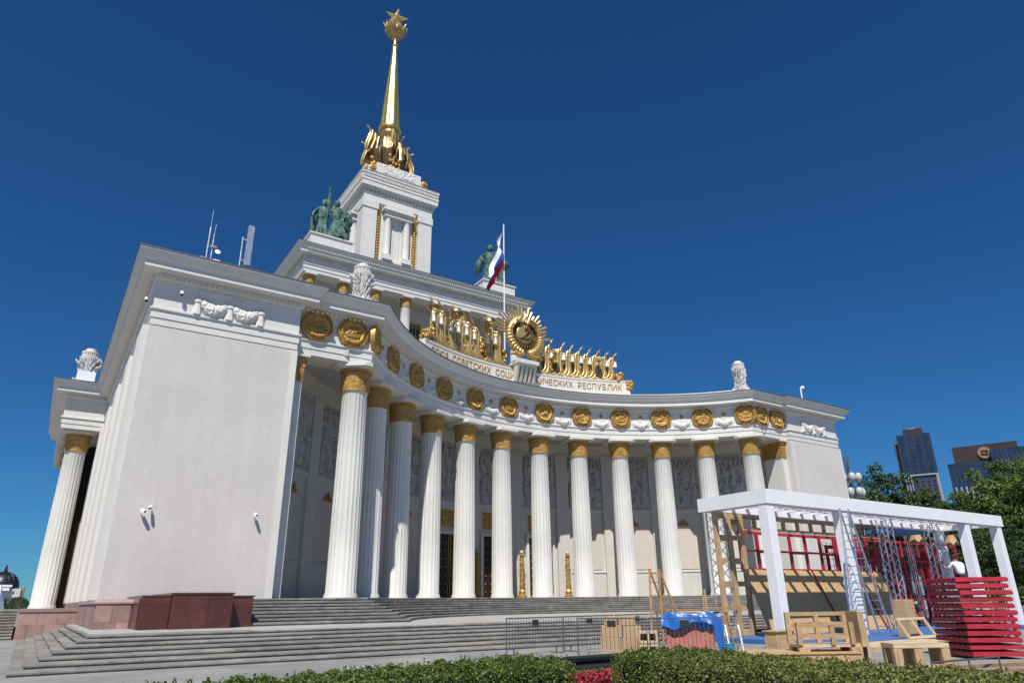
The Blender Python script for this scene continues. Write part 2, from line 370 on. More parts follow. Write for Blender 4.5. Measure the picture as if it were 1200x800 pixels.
# ---- columns
def shaft_mesh(r0, r1, z0, z1, nf=20, name='column', m=None):
    mb = MB(); zs = [z0, z0+.12, z0+.3, z0+(z1-z0)*.33, z0+(z1-z0)*.66, z1-.12, z1]; rs = [r0*1.1, r0*1.09, r0, r0-(r0-r1)*.25, r0-(r0-r1)*.6, r1, r1*1.05]
    fl = [.0, .055, .0, 0]; seg = [0., .42, .5, .92]
    n = nf*6
    def rf(a, j):
        if j < 2: return 1.
        u = (a*nf/2/pi) % 1.; t = abs(u-.5)*2; return 1-(.05*max(0, 1-(t/.82)**2)**.5 if t < .82 else 0)*(1 if j < 6 else .2)
    mb.lathe(list(zip(rs, zs)), n, None, rf); return mb.mesh(name, m or MT['white'], 35)
def capital_mesh(H=1.39, r=.8, name='capital'):
    nz, nt, nc, nr_ = 54, 160, 32, 9; mb = MB(); prof = []
    for k in range(nz+1):
        t = k/nz; rr = r*(1.03+.13*t)
        if t < .04: rr = r*1.06
        if .86 < t < .9: rr = r*1.1
        elif .9 <= t < .98: rr = r*(1.24+.06*sin((t-.9)/.08*pi))
        elif t >= .98: rr = r*1.2
        prof.append((rr, H*t))
    def rf(a, j):
        t = j/nz
        if t < .04 or t > .86: return 1.
        u = (t-.04)/.82*nr_; row = int(u); q = u-row; v = (a*nc/2/pi+.5*(row % 2)) % 1.; x = abs(v-.5)*2
        wd = 1-q**1.6; d = max(0, 1-(x/max(wd, .05))**2)*(.35+.65*q)
        amp = .085*(1-.5*t)
        return 1+amp*d
    mb.lathe(prof, nt, None, rf); return mb.mesh(name, MT['gold'], 50)
SH = shaft_mesh(.86, .765, 0, 12.0); CAPM = capital_mesh()
def abacus_mesh(h):
    mb = MB(); c = .28*h
    for z0, z1, e in ((0, .07, .9), (.07, .285, 1.0)):
        q = h*e; mb.prism([(-q+c,-q),(q-c,-q),(q,-q+c),(q,q-c),(q-c,q),(-q+c,q),(-q,q-c),(-q,-q+c)], z0, z1)
    return mb.mesh('abacus', MT['white'])
ABM = abacus_mesh(1.27)
def column(x, y, z, rot, sc=1., parent=pav):
    o = link('column', SH, parent, (x, y, z), rot, sc)
    link('capital', CAPM, o, (0, 0, 11.99)); link('abacus', ABM, o, (0, 0, 13.37)); return o
for i in range(12):
    a = arcang(i); x, y = arc_pt(a, RC); column(x, y, ZP, -a)
for s in (-1, 1):
    for y in (42.7, 47.5, 52.3): column(s*colx, y, 1.55, 0, (1.0, 1.0, 1.029))

# ---- medallions
def strokes(P, segs):
    d = np.full(P.shape[0], 9.)
    for (ax, ay, bx, by, r) in segs:
        A = np.array([ax, ay]); B = np.array([bx, by]); v = B-A; t = np.clip(((P-A)@v)/max(v@v, 1e-9), 0, 1)
        d = np.minimum(d, np.linalg.norm(P-A-t[:, None]*v, axis=1)-r)
    return d
def arcsegs(cx, cy, R, a0, a1, r, n=10):
    aa = np.linspace(a0, a1, n+1); return [(cx+R*cos(aa[k]), cy+R*sin(aa[k]), cx+R*cos(aa[k+1]), cy+R*sin(aa[k+1]), r if not callable(r) else r(k/n)) for k in range(n)]
HAMMER = [(-.16,-.22,.13,.13,.035), (.02,.2,.24,.02,.06)]
SICKLE = arcsegs(-.02, .0, .2, -2.3, 1.7, .035, 12)+[(-.16,-.15,-.26,-.26,.04)]
def star_pts(R, r, n=5, ph=pi/2): return [((R if k % 2 == 0 else r)*cos(ph+k*pi/n), (R if k % 2 == 0 else r)*sin(ph+k*pi/n)) for k in range(2*n)]
def med_mesh(v):
    nr, ns = 30, 88; pts = [(0., 0.)]
    for k in range(1, nr+1):
        for j in range(ns): pts.append((k/nr*cos(2*pi*j/ns), k/nr*sin(2*pi*j/ns)))
    P = np.array(pts); r = np.hypot(P[:,0], P[:,1]); th = np.arctan2(P[:,1], P[:,0]); h = np.full(len(P), .05)
    h += .10*np.clip(1-((r-.95)/.05)**2, 0, 1)
    low = np.clip((1.15-np.abs(th-pi/2)/1.)*-4, 0, 1); low = (np.abs(((th-pi/2+pi) % (2*pi))-pi) > (.45 if v != 2 else .25)).astype(float)
    wr = np.clip(1-((r-.72)/.15)**2, 0, 1)*low
    h += wr*(.10+.05*np.sin(th*(26+4*v)+r*18*np.sign(P[:,0])))
    if v == 0: segs = [(a[0]*1., a[1]+.06, a[2], a[3]+.06, a[4]) for a in HAMMER+SICKLE]
    elif v == 1: segs = [(a[0]*.8, a[1]*.8+.16, a[2]*.8, a[3]*.8+.16, a[4]) for a in HAMMER+SICKLE]+[(.62*cos(q)*.4, -.45+.62*sin(q)*.2, .62*cos(q), -.45+.62*sin(q)*.9, .025) for q in np.linspace(.3, 2.84, 9)]
    else: segs = [(-.4,-.1,-.1,.2,.05), (-.1,.2,.1,.0,.05), (.1,.0,.35,.25,.05), (-.4,-.15,.4,-.15,.04), (-.35,-.28,.35,-.28,.04)]+[(a[0]*.7, a[1]*.7+.1, a[2]*.7, a[3]*.7+.1, a[4]) for a in HAMMER]
    for k in range(5): segs.append((0, .52, .11*cos(pi/2+k*2*pi/5), .52+.11*sin(pi/2+k*2*pi/5), .02))
    for k in range(3): segs += arcsegs(0, .55+.1*k, 1.25, -pi/2-.36+.05*k, -pi/2+.36-.05*k, .03, 6)
    d = strokes(P, segs); h += .10*np.clip(1-d/.05, 0, 1)
    mb = MB(); vs = [(p[0], -hh, p[1]) for p, hh in zip(pts, h)]; fs = [(0, 1+(j+1) % ns, 1+j) for j in range(ns)]
    for k in range(nr-1):
        for j in range(ns):
            a = 1+k*ns+j; b = 1+k*ns+(j+1) % ns; fs.append((a, b, b+ns, a+ns))
    o = len(vs)
    for j in range(ns): vs.append((1.0*cos(2*pi*j/ns), .16, 1.0*sin(2*pi*j/ns)))
    b0 = 1+(nr-1)*ns
    for j in range(ns): fs.append((b0+j, b0+(j+1) % ns, o+(j+1) % ns, o+j))
    mb.add(vs, [f[::-1] for f in fs]); return mb.mesh('medallion', MT['gold'], 50)
MEDS = [med_mesh(v) for v in range(3)]
ZM = 17.45
for i in range(12):
    a = arcang(i); x, y = arc_pt(a, RE-.14); link('medallion', MEDS[i % 3], pav, (x, y, ZM), -a, (.97, 1, .97))
for s in (-1, 1):
    for k, xx in enumerate((22.15, 19.85)): link('medallion', MEDS[(k+1) % 3], pav, (s*xx, YB-.14, ZM), 0, (.99, 1, .99))
# swags with rosettes between the medallions
def swag_mesh(wd, dep, th, name='garland'):
    mb = MB(); n = 18; pts = []; rs = []
    for k in range(n+1):
        t = k/n; x = (t-.5)*wd; z = -dep*(1-(2*t-1)**2); pts.append((x, -.05, z)); rs.append(th*(.25+.75*sin(pi*t))*(1+.12*sin(k*2.6)))
    mb.tube(pts, rs, 10)
    for k in range(150):                                     # fruit and leaves
        t = random.uniform(.08, .92); x = (t-.5)*wd; z = -dep*(1-(2*t-1)**2); a = random.uniform(0, pi); R = th*(.25+.75*sin(pi*t))
        M_ = Matrix.Translation((x+random.uniform(-.04,.04), -.05-R*sin(a)*.9, z+R*cos(a)*.9)); q = random.uniform(.04, .075)
        mb.lathe([(q*.4, -q*1.2), (q, -q*.3), (q*.8, q*.4), (q*.2, q*1.2)], 5, M_ @ Matrix.Rotation(random.uniform(-1, 1), 4, 'Y'))
    for s in (-1, 1):                                        # hanging ends
        mb.tube([(s*wd*.5, -.05, .1), (s*wd*.53, -.06, -.15), (s*wd*.5, -.06, -.5)], [.05, .12, .05], 7)
    return mb.mesh(name, MT['white'], 40)
SWG = swag_mesh(1.35, .42, .26)
ROS = MB().lathe([(.2,0),(.2,.05),(.13,.1),(.1,.09),(.06,.14),(.0,.15)], 16, Matrix.Rotation(pi/2, 4, 'X')).mesh('rosette', MT['gold'], 40)
for i in range(11):
    a = arcang(i+.5); x, y = arc_pt(a, RE); link('garland', SWG, pav, (x, y, 17.12), -a); link('rosette', ROS, pav, (x, y, 17.62), -a)
# feather-like relief behind the swags
def relief_field(W, H, nx, nz, seed, amp=.16, fig=True):
    rs = random.Random(seed); xs = np.linspace(0, W, nx+1); zs = np.linspace(0, H, nz+1); X, Z = np.meshgrid(xs, zs); P = np.stack([X.ravel(), Z.ravel()], 1)
    h = np.zeros(len(P))
    if fig:
        rows = [(H*.02, H*.44), (H*.42, H*.40), (H*.74, H*.2)]
        for ri, (zb, fh) in enumerate(rows):
            n = max(2, int(W/(fh*.38))); 
            for k in range(n):
                x = W*(k+.5)/n+rs.uniform(-.12, .12); b = rs.uniform(-.15, .15)*fh; s_ = fh
                hx, hz = x+b, zb+s_*.86
                sg = [(hx, hz, hx, hz+.02*s_, .075*s_), (x+b*.8, zb+s_*.72, x, zb+s_*.42, .11*s_), (x, zb+s_*.42, x+rs.uniform(-.15,.15)*s_, zb, .075*s_), (x, zb+s_*.42, x+rs.uniform(-.2,.2)*s_, zb+.02, .07*s_)]
                for q in range(2):
                    ex, ez = x+rs.uniform(-.25, .25)*s_, zb+s_*rs.uniform(.4, .95); sg += [(x+b*.8, zb+s_*.7, ex, ez, .045*s_), (ex, ez, ex+rs.uniform(-.15,.15)*s_, ez+rs.uniform(-.15,.2)*s_, .04*s_)]
                dd = strokes(P, sg); h = np.maximum(h, amp*rs.uniform(.7, 1)*np.clip(1-np.clip(dd+.05*s_, 0, 9)/(.09*s_), 0, 1)**.6)
    for k in range(int(W*H*(2.2 if fig else 9))):
        x, z, L_, a = rs.uniform(0, W), rs.uniform(0, H), rs.uniform(.12, .4), rs.uniform(0, pi)
        dd = strokes(P, [(x, z, x+L_*cos(a), z+L_*sin(a), .05)]); h = np.maximum(h, amp*rs.uniform(.3, .7)*np.clip(1-np.clip(dd, 0, 9)/.05, 0, 1))
    return X, Z, h.reshape(X.shape)
def relief_mesh(W, H, nx, nz, seed, m, name='relief_panel', **k):
    X, Z, h = relief_field(W, H, nx, nz, seed, **k); mb = MB(); n1 = nx+1
    h[0,:] = h[-1,:] = 0; h[:,0] = h[:,-1] = 0
    vs = [(X[j,i]-W/2, -h[j,i], Z[j,i]) for j in range(nz+1) for i in range(n1)]
    fs = [(j*n1+i, j*n1+i+1, (j+1)*n1+i+1, (j+1)*n1+i) for j in range(nz) for i in range(nx)]
    mb.add(vs, fs); return mb.mesh(name, m, 60)
FR = [relief_mesh(1.7, 1.3, 30, 24, 40+k, MT['white'], 'frieze_relief', amp=.07, fig=False) for k in range(2)]
for i in range(11):
    a = arcang(i+.5); x, y = arc_pt(a, RE-.02); link('frieze_relief', FR[i % 2], pav, (x, y, 16.68), -a)
# wing garlands: two swags, three tassels
SW2 = swag_mesh(1.3, .5, .3)
TAS = MB().lathe([(.08,.3),(.2,.24),(.2,.12),(.14,.1),(.15,-.1),(.2,-.42),(.21,-.5),(.0,-.5)], 14, None, lambda a, j: 1+.1*cos(a*8)*(j > 3)).mesh('tassel', MT['white'], 40)
for s in (-1, 1):
    for k in (-1, 1): link('garland', SW2, pav, (s*27.25+k*.85, YF, 17.5), 0, (1.22, .9, 1.22))
    for k in (-1.7, 0, 1.7): link('tassel', TAS, pav, (s*27.25+k, YF-.07, 17.1), 0, (1.1, .75, 1.15))
    link('frieze_relief', FR[0], pav, (s*27.25-.85, YF-.02, 16.75)); link('frieze_relief', FR[1], pav, (s*27.25+.85, YF-.02, 16.75))

# ---- ambulatory behind the columns
AW = asin(XI/RW)+.02
def ring(R0, R1, z0, z1, a0=-AW, a1=AW, n=64):
    aa = np.linspace(a0, a1, n+1); return MB().prism([arc_pt(a, R0) for a in aa]+[arc_pt(a, R1) for a in aa[::-1]], z0, z1)
part('ambulatory_wall', ring(RW, RW+.5, ZP-.02, 16.2), MT['offwhite'])
part('ambulatory_ceiling', ring(RE+1.2, RW+.3, 15.9, 16.3), MT['ceiling'])
part('wall_cornice', MB().sweep([arc_pt(a, RW) for a in np.linspace(-AW, AW, 65)], [(-.1,15.0),(.12,15.0),(.16,15.2),(.3,15.25),(.34,15.45),(.55,15.5),(.6,15.7),(.8,15.75),(.8,15.898),(-.1,15.898)]), MT['offwhite'])
RP = [relief_mesh(3.3, 4.9, 66, 98, 90+k, MT['grey'], amp=.34) for k in range(3)]
PIL = MB().box(-.62, -.22, 0, .62, .1, 13.08).mesh('pilaster', MT['offwhite'])
DADO = MB().box(-1.72, -.1, 0, 1.72, .1, 2.1).box(-1.74, -.16, 2.1, 1.74, .1, 2.22).mesh('dado', MT['offwhite'])
PAN = MB().box(-1.5, -.045, 0, 1.5, .1, 3.9).mesh('panel', MT['cream'])
orn = MB(); orn.tube([(-.45,-.1,0),(0,-.1,.5),(.45,-.1,0),(-.45,-.1,0)], .07, 6)
for k in range(9): orn.lathe([(.02,-.09),(.09,0),(.02,.12)], 6, Matrix.Translation((random.uniform(-.4,.4), -.1, random.uniform(0,.25))))
ORN = orn.mesh('ornament', MT['gold'])
for i in range(-1, 13):
    a = arcang(i)
    if 0 <= i <= 11: x, y = arc_pt(a, RW-.02); link('pilaster', PIL, pav, (x, y, ZP), -a)
DF = MB().box(-1.45,-.2,0,-1.2,.15,5.4).box(1.2,-.2,0,1.45,.15,5.4).box(-1.199,-.2,5.15,1.199,.15,5.4).mesh('door_frame', MT['white'])
DL = MB().box(-1.19,-.03,0,-.02,.08,5.14).mesh('door_leaf', MT['dark']); DL2 = MB().box(.02,-.03,0,1.19,.08,5.14).mesh('door_leaf', MT['dark'])
dor = MB()
for s in (-1, 1):
    for k in range(7):
        for q in (-.28, .28): dor.lathe([(.08,0),(.06,.03),(.02,.05)], 8, Matrix.Translation((s*.6+q, -.02, .5+k*.66)) @ Matrix.Rotation(pi/2, 4, 'X'))
    for q in (.1, 1.1): dor.box(s*q-.03, -.06, 0, s*q+.03, -.02, 5.1)
DOR = dor.mesh('door_ornament', MT['gold'])
GP = relief_mesh(2.4, 1.45, 40, 26, 5, MT['gold'], 'gilded_panel', amp=.12, fig=False)
for i in range(11):
    a = arcang(i+.5); x, y = arc_pt(a, RW-.03)
    link('relief_panel', RP[i % 3], pav, (x, y, 9.98), -a)
    if 4 <= i <= 6:
        d = link('door_frame', DF, pav, (x, y, ZP), -a); link('door_leaf', DL, d); link('door_leaf', DL2, d); link('door_ornament', DOR, d)
        link('gilded_panel', GP, pav, (x, y, 7.65), -a)
    else:
        link('dado', DADO, pav, (x, y, ZP), -a); link('panel', PAN, pav, (x, y, 4.3), -a); link('ornament', ORN, pav, (x, y, 8.3), -a)
for s in (-1, 1):
    a = s*(6.5*AR-.06); x, y = arc_pt(a, RW-.05)
# frieze of the band course on the wall
part('string_course', MB().sweep([arc_pt(a, RW) for a in np.linspace(-AW, AW, 65)], [(-.05,9.5),(.1,9.5),(.16,9.62),(.16,9.8),(-.05,9.8)]), MT['offwhite'])
# ---- inscription panel and gilded group over the arc
AP = .49
part('inscription_panel', MB().sweep([arc_pt(a, 23.45) for a in np.linspace(-AP, AP, 41)], [(-.6,19.5),(.0,19.5),(.0,21.35),(.05,21.37),(.05,21.5),(-.6,21.5)]), MT['white'])
TXT = 'СОЮЗ СОВЕТСКИХ СОЦИАЛИСТИЧЕСКИХ РЕСПУБЛИК'
_gl = {}
def glyph(ch):
    if ch in _gl: return _gl[ch]
    cu = bpy.data.curves.new('g', 'FONT'); cu.body = ch; cu.size = .86; cu.extrude = .03; cu.resolution_u = 3
    o = bpy.data.objects.new('g', cu); COL.objects.link(o); bpy.context.view_layer.update()
    me = bpy.data.meshes.new_from_object(o.evaluated_get(bpy.context.evaluated_depsgraph_get()))
    vs = np.array([v.co[:] for v in me.vertices]) if len(me.vertices) else np.zeros((0, 3)); fs = [tuple(p.vertices) for p in me.polygons]
    bpy.data.objects.remove(o); bpy.data.curves.remove(cu); bpy.data.meshes.remove(me)
    _gl[ch] = (vs, fs); return _gl[ch]
adv = []
for ch in TXT:
    vs, fs = glyph(ch) if ch != ' ' else (np.zeros((0, 3)), [])
    adv.append((vs[:,0].max()-vs[:,0].min()) if len(vs) else .42)
gap = .13; tot = sum(adv)+gap*(len(adv)-1); span = 2*(AP-.035)*23.45; ks = span/tot
s0 = -span/2; ipan = [o for o in pav.children if o.name.startswith('inscription_panel')][0]
for ch, ad in zip(TXT, adv):
    vs, fs = glyph(ch) if ch != ' ' else (np.zeros((0, 3)), [])
    if len(vs):
        a = (s0+ad*ks/2)/23.45; M_ = Matrix.Translation((*arc_pt(a, 23.43), 20.5)) @ Matrix.Rotation(-a, 4, 'Z')
        x0 = vs[:,0].min(); MB().add([Vector(((v[0]-x0-ad/2)*ks, -v[2], v[1]*.95)) for v in vs], fs).build('letter', MT['gold'], ipan, 0, (*arc_pt(a, 23.43), 20.5), -a)
    s0 += (ad+gap)*ks

em = thing('state_emblem', 'huge gilded emblem with rays, wheat wreath, hammer and sickle above the curved cornice', 'emblem', (.35, 23.1, 24.7), 0, None, 1.2)
rb = MB()
for k in range(23):
    a = radians(8+164*k/22); L = (2.75, 2.35, 2.55)[k % 3]
    d = Vector((cos(a), 0, sin(a))); n_ = Vector((-sin(a), 0, cos(a))); A = d*.9; B = d*L; y0 = .28; wd0, wd1 = .07, .1
    vs = [A-n_*wd0+Vector((0,y0,0)), A+n_*wd0+Vector((0,y0,0)), B+n_*wd1+Vector((0,y0,0)), B-n_*wd1+Vector((0,y0,0)), A+Vector((0,y0-.1,0)), B+Vector((0,y0-.1,0))]
    MB().add(vs, [(0,1,2,3),(0,3,5,4),(1,4,5,2),(3,2,5),(0,4,1)]).build('ray', MT['goldbright'], em)
for s in (-1, 1):
    n = 120; pts = []; rs = []
    for k in range(n+1):
        t = k/n; a = -pi/2+s*(.16+2.62*t); R = 1.45; pts.append((R*cos(a), -.1, R*sin(a))); rb = abs(sin(t*pi*15)) if t < .62 else .75+.25*sin(k*2.1)
        rs.append((.24+.13*sin(pi*min(1, t*1.25+.12)))*(.82+.22*rb))
    MB().tube(pts, rs, 14).build('wheat_sheaf', MT['goldbright'] if s > 0 else MT['goldbright'], em, 60)
    eb = MB()
    for k in range(60):
        t = random.uniform(.6, 1.0); a = -pi/2+s*(.16+2.62*t); R = 1.45+random.uniform(-.18,.08); d = Vector((-sin(a)*s, -.1, cos(a)*s))*.24
        p = Vector((R*cos(a), -.32+random.uniform(-.06,.1), R*sin(a))); eb.tube([p, p+d*.5, p+d], [.02, .06, .01], 5)
    eb.build('wheat_ear', MT['goldbright'], em, 40)
    MB().tube([(s*.25,-.25,-1.5),(s*.75,-.35,-1.75),(s*1.15,-.3,-1.6),(s*1.5,-.25,-1.75)], [.16,.2,.16,.08], 9).build('ribbon', MT['gold'], em, 50)
MB().lathe([(1.3,-.2),(1.3,-.05),(1.2,-.02),(.02,.0)], 40, Matrix.Rotation(pi/2, 4, 'X')).build('field', MT['golddark'], em, 40)
MB().lathe([(.8,.0),(.8,.08)]+[(.76*cos(t), .1+.3*sin(t)) for t in np.linspace(0, pi/2-.05, 9)], 40, Matrix.Translation((0,0,.2)) @ Matrix.Rotation(pi/2, 4, 'X') @ Matrix.Scale(.45, 4, (0,0,1))).build('globe', MT['goldbright'], em, 50)
for k in range(13):
    a = -pi+.35+(pi-.7)*k/12; MB().bar((.75*cos(a),-.06,.2+.75*sin(a)), (1.25*cos(a),-.06,.2+1.1*sin(a)), .06, .05).build('sun_ray', MT['goldbright'], em)
hs = MB()
for (ax, ay, bx, by, r) in HAMMER: hs.tube([(ax*2.3,-.46,ay*2.3+.22),(bx*2.3,-.46,by*2.3+.22)], r*2.6, 8)
pp = [(-.05+.46*cos(a), -.42, .46*sin(a)+.22) for a in np.linspace(-2.3, 1.7, 18)]
hs.tube(pp, [.09+.05*sin(pi*k/17) if k < 15 else .09-.025*(k-14) for k in range(18)], 8); hs.tube([(-.37,-.42,-.12),(-.55,-.4,-.3)], .09, 8)
hs.v = [(x, y+.2, z) for x, y, z in hs.v]; hs.build('hammer_and_sickle', MT['golddark'], em, 40)  # dark colour stands in for the shadow of these strokes
def star_mesh(R, r, t, name='star', m=None):
    p = star_pts(R, r); vs = [(x, 0, z) for x, z in p]+[(0, -t, 0), (0, t, 0)]
    fs = [(k, (k+1) % 10, 10) for k in range(10)]+[((k+1) % 10, k, 11) for k in range(10)]; return MB().add(vs, fs).mesh(name, m or MT['goldbright'])
link('star', star_mesh(.36, .15, .12), em, (0, -.2, 1.6))
# bracket below
bo = part('emblem_bracket', MB().box(-.85, 22.35, 21.85, 1.45, 24, 22.2).box(-.75, 22.55, 21.65, 1.35, 23.45, 21.848), MT['white'])
for k in range(5): part('modillion', MB().add([(-.75+k*.46, 22.6, 21.598), (-.47+k*.46, 22.6, 21.598), (-.47+k*.46, 23.44, 21.598), (-.75+k*.46, 23.44, 21.598), (-.72+k*.46, 23.1, 20.3), (-.5+k*.46, 23.1, 20.3), (-.5+k*.46, 23.44, 20.3), (-.72+k*.46, 23.44, 20.3)], [(0,1,2,3),(7,6,5,4),(0,4,5,1),(1,5,6,2),(2,6,7,3),(3,7,4,0)]), MT['offwhite'], bo)
# furled banners either side
def banner_mesh(v):
    # furled cloth hanging from a spear: folds run down and curl at the foot (+x), the spear tips towards -x
    mb = MB(); rr = random.Random(v)
    for q, f in enumerate((-.2, -.07, .07, .2)):
        e = .18+.16*q+rr.uniform(-.04,.06); y = -.07*(q % 2)
        mb.tube([(f*.35,y,3.05),(f*.9,y,2.75),(f*1.1,y-.02,2.2),(f*.85,y,1.5),(f,y-.03,.8),(f+e*.25,y-.05,.38),(f+e*.8,y-.08,.15),(f+e*1.6,y-.06,.1),(f+e*2.1,y-.02,.2)], [.06,.12,.13,.10,.12,.13,.13,.10,.03], 8)
    mb.tube([(.25,-.05,2.95),(.05,-.16,2.75),(-.2,-.1,2.9),(-.3,0,3.05)], [.04,.08,.08,.03], 7)
    d = Vector((-.42, 0, .9)).normalized(); p = Vector((0, 0, 2.9)); mb.tube([p-d*.4, p+d*.5], .05, 8); mb.tube([p+d*.45, p+d*.6, p+d*1.2], [.05, .12, .015], 7)
    return mb.mesh('banner', MT['goldbright'], 50)
BN = [banner_mesh(v) for v in range(3)]
TAS2 = MB().lathe([(.04,.25),(.11,.2),(.07,.12),(.1,-.05),(.14,-.35),(.0,-.36)], 9, None, lambda a, j: 1+.12*cos(a*6)).mesh('tassel', MT['whitemetal'], 40)
gr = [thing('banner_group', 'gilded row of furled banners and trumpets %s' % t, 'banners', (0, 0, 0)) for t in ('backed by the upper columns', 'backed by open sky')]
def banner(i, lean, sc, g_, v, R=23.85):
    a = arcang(i); x, y = arc_pt(a, R); o = link('banner', BN[v % 3], g_, (x, y, 21.5), (0, lean*.3, -a), (1.2*sc[0]*(1 if i < 5.5 else -1), 1.2*sc[1], sc[2]))
    if R < 24: link('tassel', TAS2, o, (-.28, -.2, 2.3), 0, (1.05, 1.05, 1.3))
    return o
for k, i in enumerate((3.05, 3.3, 3.62, 3.85, 4.1, 4.33, 4.72, 4.95)): banner(i, -.05, (1., 1., 1.06+.05*sin(k*2.1)), gr[0], k)
for k, i in enumerate((3.17, 3.73, 4.2, 4.6, 4.84)): banner(i, -.12, (1.1, .8, .86), gr[0], k+1, 24.3)
for k, i in enumerate((6.18, 6.5, 6.95, 7.4, 7.83)): banner(i, .3, (1.1, .8, .84-.03*k), gr[1], k, 24.3)
for k, i in enumerate((6.05, 6.3, 6.62, 6.85, 7.08, 7.3, 7.52, 7.74, 7.94)): banner(i, .16+.03*k/3, (1, 1, 1.02-.03*k), gr[1], k+1)
HRN = MB().tube([(0,0,0),(0,-.5,.06),(0,-.75,.1)], [.05,.08,.13], 14, False).tube([(0,-.75,.1),(0,-.85,.12),(0,-.9,.13)], [.13,.24,.36], 16, False).tube([(0,-.9,.13),(0,-.88,.12),(0,-.6,.07)], [.36,.3,.1], 16, False).mesh('trumpet', MT['goldbright'], 50)
for i, z, q in ((3.46,24.5,0),(3.47,23.9,0),(4.52,24.8,0),(4.53,24.3,0),(4.55,23.8,0),(6.48,23.2,1),(7.64,22.9,1)):
    a = arcang(i); x, y = arc_pt(a, 23.75); link('trumpet', HRN, gr[q], (x, y, z), (-.35, 0, -a-.3), 1.15)
def shrub_lump(n, w_, d_, h_, q0, q1, m, name):
    mb = MB()
    for k in range(n):
        q = random.uniform(q0, q1); M_ = Matrix.Translation((random.uniform(-w_, w_), random.uniform(-d_, d_), random.uniform(0, h_))) @ Matrix.Rotation(random.uniform(-.8,.8), 4, 'X') @ Matrix.Rotation(random.uniform(-.8,.8), 4, 'Y')
        mb.lathe([(q*.2,-q*1.3),(q*.9,-q*.6),(q,0),(q*.8,q*.7),(q*.15,q*1.3)], 7, M_)
    return mb.mesh(name, m, 50)
for g_, lst in ((gr[0], ((3.35,0),(4.55,1),(5.08,0),(3.95,1),(3.7,0),(4.25,1))), (gr[1], ((5.95,0),(6.47,1),(7.2,0),(7.7,1),(6.75,0),(7.45,1)))):
    for i, v in lst:
        a = arcang(i); x, y = arc_pt(a, 24.0); link('leaf_cluster', shrub_lump(46, .55, .2, 1.7, .08, .2, MT['gold'], 'leaf_cluster'), g_, (x, y, 21.6), -a)
for i, z, g_ in ((2.72,21.5,gr[0]),(2.9,21.9,gr[0]),(8.14,21.45,gr[1]),(8.38,20.7,gr[1])):
    a = arcang(i); x, y = arc_pt(a, 23.7); link('fruit_sheaf', shrub_lump(60, .3, .3, .75, .1, .2, MT['gold'], 'fruit_sheaf'), g_, (x, y, z), -a)

# ---- upper block
UB = [(-15, 75), (-15, 44.1), (15, 44.1), (15, 75)]
part('upper_wall', MB().box(-13.6, 47.2, 19.4, 13.6, 75, 36.9), MT['offwhite'])
part('upper_podium', MB().box(-15.2, 43.6, 19.4, 15.2, 75.2, 26.), MT['white'])
part('upper_architrave', MB().sweep(UB, [(-1.6,36.55),(0,36.55),(0,36.95),(.06,36.96),(.06,37.4),(.14,37.45),(.14,37.52),(-1.6,37.52)]), MT['white'])
part('upper_soffit', MB().box(-14.9, 44.3, 36.7, 14.9, 47.6, 37.3), MT['ceiling'])
part('upper_frieze', MB().sweep(UB, [(-1.5,37.525),(0,37.525),(0,38.28),(-1.5,38.28)]), MT['white'])
part('upper_cornice', MB().sweep(UB, [(-1.5,38.285),(.1,38.285),(.16,38.5),(.3,38.56),(.72,38.62),(.72,38.9),(.75,38.92),(.92,39.2),(.95,39.22),(.95,39.26),(1.12,39.52),(1.12,39.62),(-1.5,39.7)]), MT['white'])
part('roof_edge', MB().sweep(UB, [(.3,39.66),(1.15,39.59),(1.15,39.66),(.3,39.74)]), MT['roof'])
part('upper_roof', MB().box(-14.3, 44.8, 39.2, 14.3, 75, 39.695), MT['roof'])
db = MB()
for p, d, nn in walk(UB[1:3], .16, .42):
    a = p-d*.13; b = p+d*.13; db.prism([a, a+nn*.12, b+nn*.12, b], 38.3, 38.52)
for p, d, nn in walk(UB[0:2], .16, .42):
    a = p-d*.13; b = p+d*.13; db.prism([a, a+nn*.12, b+nn*.12, b], 38.3, 38.52)
for p, d, nn in walk(UB[1:3], .8, .3):
    a = p-d*.07; b = p+d*.07; db.prism([a, a+nn*.12, b+nn*.12, b], 38.98, 39.18)
dn = part('dentils', db, MT['offwhite']); dn['kind'] = 'stuff'
for k in range(8): column(-14+4*k, 45.0, 26., 0, (.72, .72, (36.55-26)/13.66))
for y in (49.2, 53.4, 57.6): column(-14, y, 26., 0, (.72, .72, (36.55-26)/13.66))
for k in range(7):
    x = -12+4*k; fr = part('window', MB().box(x-1.1, 47.0, 27.5, x-.9, 47.3, 34.4).box(x+.9, 47.0, 27.5, x+1.1, 47.3, 34.4).box(x-.899, 47.0, 34.15, x+.899, 47.3, 34.4), MT['ochrepaint'])
    part('pane', MB().box(x-.89, 47.1, 27.5, x+.89, 47.18, 34.14), MT['glass'], fr)
    gb = MB()
    for q in (-.45, 0, .45): gb.box(x+q-.05, 47.03, 27.5, x+q+.05, 47.1, 34.1)
    for z in np.arange(28.3, 34, 1.1): gb.box(x-.88, 47.04, z, x+.88, 47.09, z+.1)
    part('grille', gb, MT['ochrepaint'], fr)

